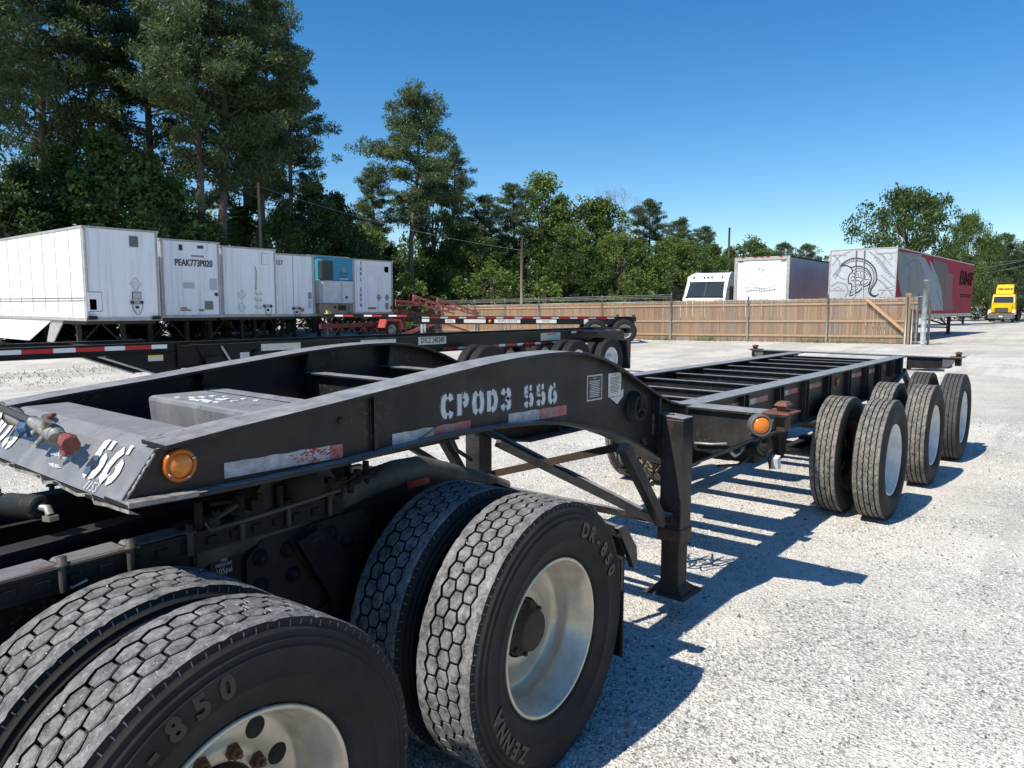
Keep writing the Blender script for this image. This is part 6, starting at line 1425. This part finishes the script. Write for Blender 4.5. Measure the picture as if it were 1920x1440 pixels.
tree('D',0,1143,66,405,'dead pale snag with broken limbs in the tree line',wk=.7)
tree('D',0,1168,74,398,'leafless grey tree with a haze of twigs beside the snag',wk=.7,rz=2.)
tree('P',0,1215,68,380,'tall rounded pine right of the leafless grey tree',group='pines along the far tree line',wk=1.15,rz=3.)
tree('P',2,1275,72,412,'flat topped pine in the right half of the tree line',group='pines along the far tree line',wk=1.35,rz=1.)
tree('P',1,1312,76,428,'last dark pine before the white sleeper cab',group='pines along the far tree line',wk=1.2,rz=5.)
for px,D,top,pr,lab in ((735,62,470,2,'dark tree below the trunk of the lone pine'),(800,58,470,2,'dark ivy-like tree at the base of the lone pine'),(868,60,440,2,'deep shaded tree behind the red ramps'),(935,62,460,0,'mid green tree left of the pale wooden pole'),(1005,60,440,0,'mid green tree right of the pale wooden pole'),(1060,58,455,2,'dark tree behind the corner of the board fence'),(1105,58,470,2,'dark tree left of the snag base'),(1185,60,455,1,'light green tree right of the snag base'),(1240,66,470,2,'dark tree right of the short thin pole'),(1290,62,455,1,'leafy tree left of the white sleeper cab'),(1335,66,462,0,'leafy tree just above the white sleeper cab'),(1400,80,452,1,'bright leafy tree above the left corner of the box body'),(1365,78,470,0,'low leafy tree behind the sleeper cab roof')):
    tree('B',pr,px,D,top,lab,group=GB,wk=1.15)
for px,D,top,lab in ((925,50,492,'yellow green shrub left of the pale wooden pole'),(1020,49,520,'yellow green shrub right of the pale wooden pole'),(700,48,505,'shrub beside the nose of the TXPL trailer'),(860,50,520,'low shrub behind the red ramps'),(1185,56,510,'shrub by the short thin pole'),(765,47,515,'shrub right of the TXPL trailer')):
    tree('B',6,px,D,top,lab,'shrub','shrubs behind the board fence',wk=1.1)
tree('P',4,1462,100,458,'distant pine between the two trailers, rounded top',group='distant pines above the box body',wk=1.15)
tree('P',4,1512,98,460,'distant pine left of the helmet trailer, flat top',group='distant pines above the box body',wk=1.1,rz=2.)
tree('B',1,1430,100,468,'distant leafy tree above the box body roof',group=GB,wk=1.3)
for px,D,top,pr,lab in ((905,57,448,4,'pale rounded tree in front of the short dark pine'),(1070,60,425,4,'pale rounded tree below the rounded light green tree'),(1160,58,440,4,'pale leafy tree at the base of the snag'),(1255,60,450,4,'pale leafy tree behind the fence right of the thin pole'),(655,58,440,4,'pale tree in the sky gap left of the lone pine')):
    tree('B',pr,px,D,top,lab,group=GB,wk=1.1)
# right
tree('B',7,1695,62,362,'great spreading oak above the helmet trailer',wk=.80,rz=.4)
tree('B',7,1806,66,408,'smaller ragged oak right of the great oak',wk=.5,rz=2.6)
tree('P',4,1880,78,440,'pine at the right edge behind the yellow truck',wk=1.1,rz=1.5)
tree('P',4,1925,85,450,'pine cut by the right edge of the view',wk=1.1,rz=.5)
for px,D,top,pr,lab in ((1850,90,452,2,'hazy tree behind the yellow truck fairing'),(1780,86,460,2,'leafy tree behind the red trailer nose'),(1900,96,478,0,'leafy tree right of the yellow truck'),(1960,90,470,2,'leafy tree beyond the right edge')):
    tree('B',pr,px,D,top,lab,group='trees behind the yellow truck',wk=1.05)
# far wood closing the gaps under the crowns, past every single tree
def wood(name,label,pts,seed,mat,size=.34,n=1100):
    rd=random.Random(seed); C_=[];R_=[];N_=[]
    for k in range(n):
        u=rd.random()*(len(pts)-1); i=int(u); v=u-i; px=pts[i][0]*(1-v)+pts[i+1][0]*v; D=pts[i][1]*(1-v)+pts[i+1][1]*v+rd.uniform(-3,3); top=pts[i][2]*(1-v)+pts[i+1][2]*v
        x,y=at(px,D); zt=CAMH+(575-top)*D/FPX*(1+.15*sin(px*.05)); C_.append((x,y,rd.uniform(.2,1)*zt)); R_.append(rd.uniform(.9,1.6)); N_.append(44)
    V,F,sh=leaves(C_,R_,N_,size,.6,.8,seed=seed); me=np_mesh(name,V,F,sh*.9); me.materials.append(mat)
    tag(link(name,me),label,'woods',kind='stuff')
wood('woods','dense dark wood closing the view behind the nearer trees',[(-260,66,330),(0,62,360),(300,62,380),(600,74,440),(640,80,500),(700,80,470),(1000,84,450),(1350,95,480),(1560,115,500)],5,L_OAK,n=1500)
wood('woods','low hazy wood far behind the gravel lane',[(1560,120,505),(1800,120,520),(1960,115,505),(2150,110,490)],6,L_OAK,.4,420)
# weeds along the fence foot and dry grass by the trailers
def weeds(name,label,spots,mat,h=.12):
    V=[];F=[];g=random.Random(3)
    for (x,y,n,sp) in spots:
        for k in range(n):
            a=x+g.gauss(0,sp); b=y+g.gauss(0,sp*.6); z=ground_z(a,b); t=g.uniform(0,6.28); hh=h*g.uniform(.4,1.4); dx,dy=.012*cos(t),.012*sin(t); lx,ly=g.uniform(-.06,.06),g.uniform(-.06,.06)
            i=len(V); V+=[(a-dx,b-dy,z),(a+dx,b+dy,z),(a+lx,b+ly,z+hh)]; F.append((i,i+1,i+2))
    me=np_mesh(name,np.array(V),np.array(F),np.random.default_rng(2).random(len(F))); me.materials.append(mat); tag(link(name,me),label,'grass',kind='stuff')
sp=[]
for (a,b) in zip(FPT[:-1],FPT[1:]):
    for k in range(8): u=(k+.5)/8; sp.append((a[0]*(1-u)+b[0]*u-.15,a[1]*(1-u)+b[1]*u,int(random.choice((8,20,90))),.35))
weeds('weeds','thin green weeds along the foot of the fences',sp,L_LIGHT,.2)
weeds('dry_grass','dry straw coloured grass at the edge of the gravel by the parked trailers',[(x,y,160,1.1) for x,y in ((6.5,21),(7.8,22),(9,21.6),(10.5,22.4),(12,22.5),(5.2,20.5),(3.5,20),(6,19.2))],leafmat('straw',(.16,.15,.07),(.32,.28,.15),None,.1),.055)
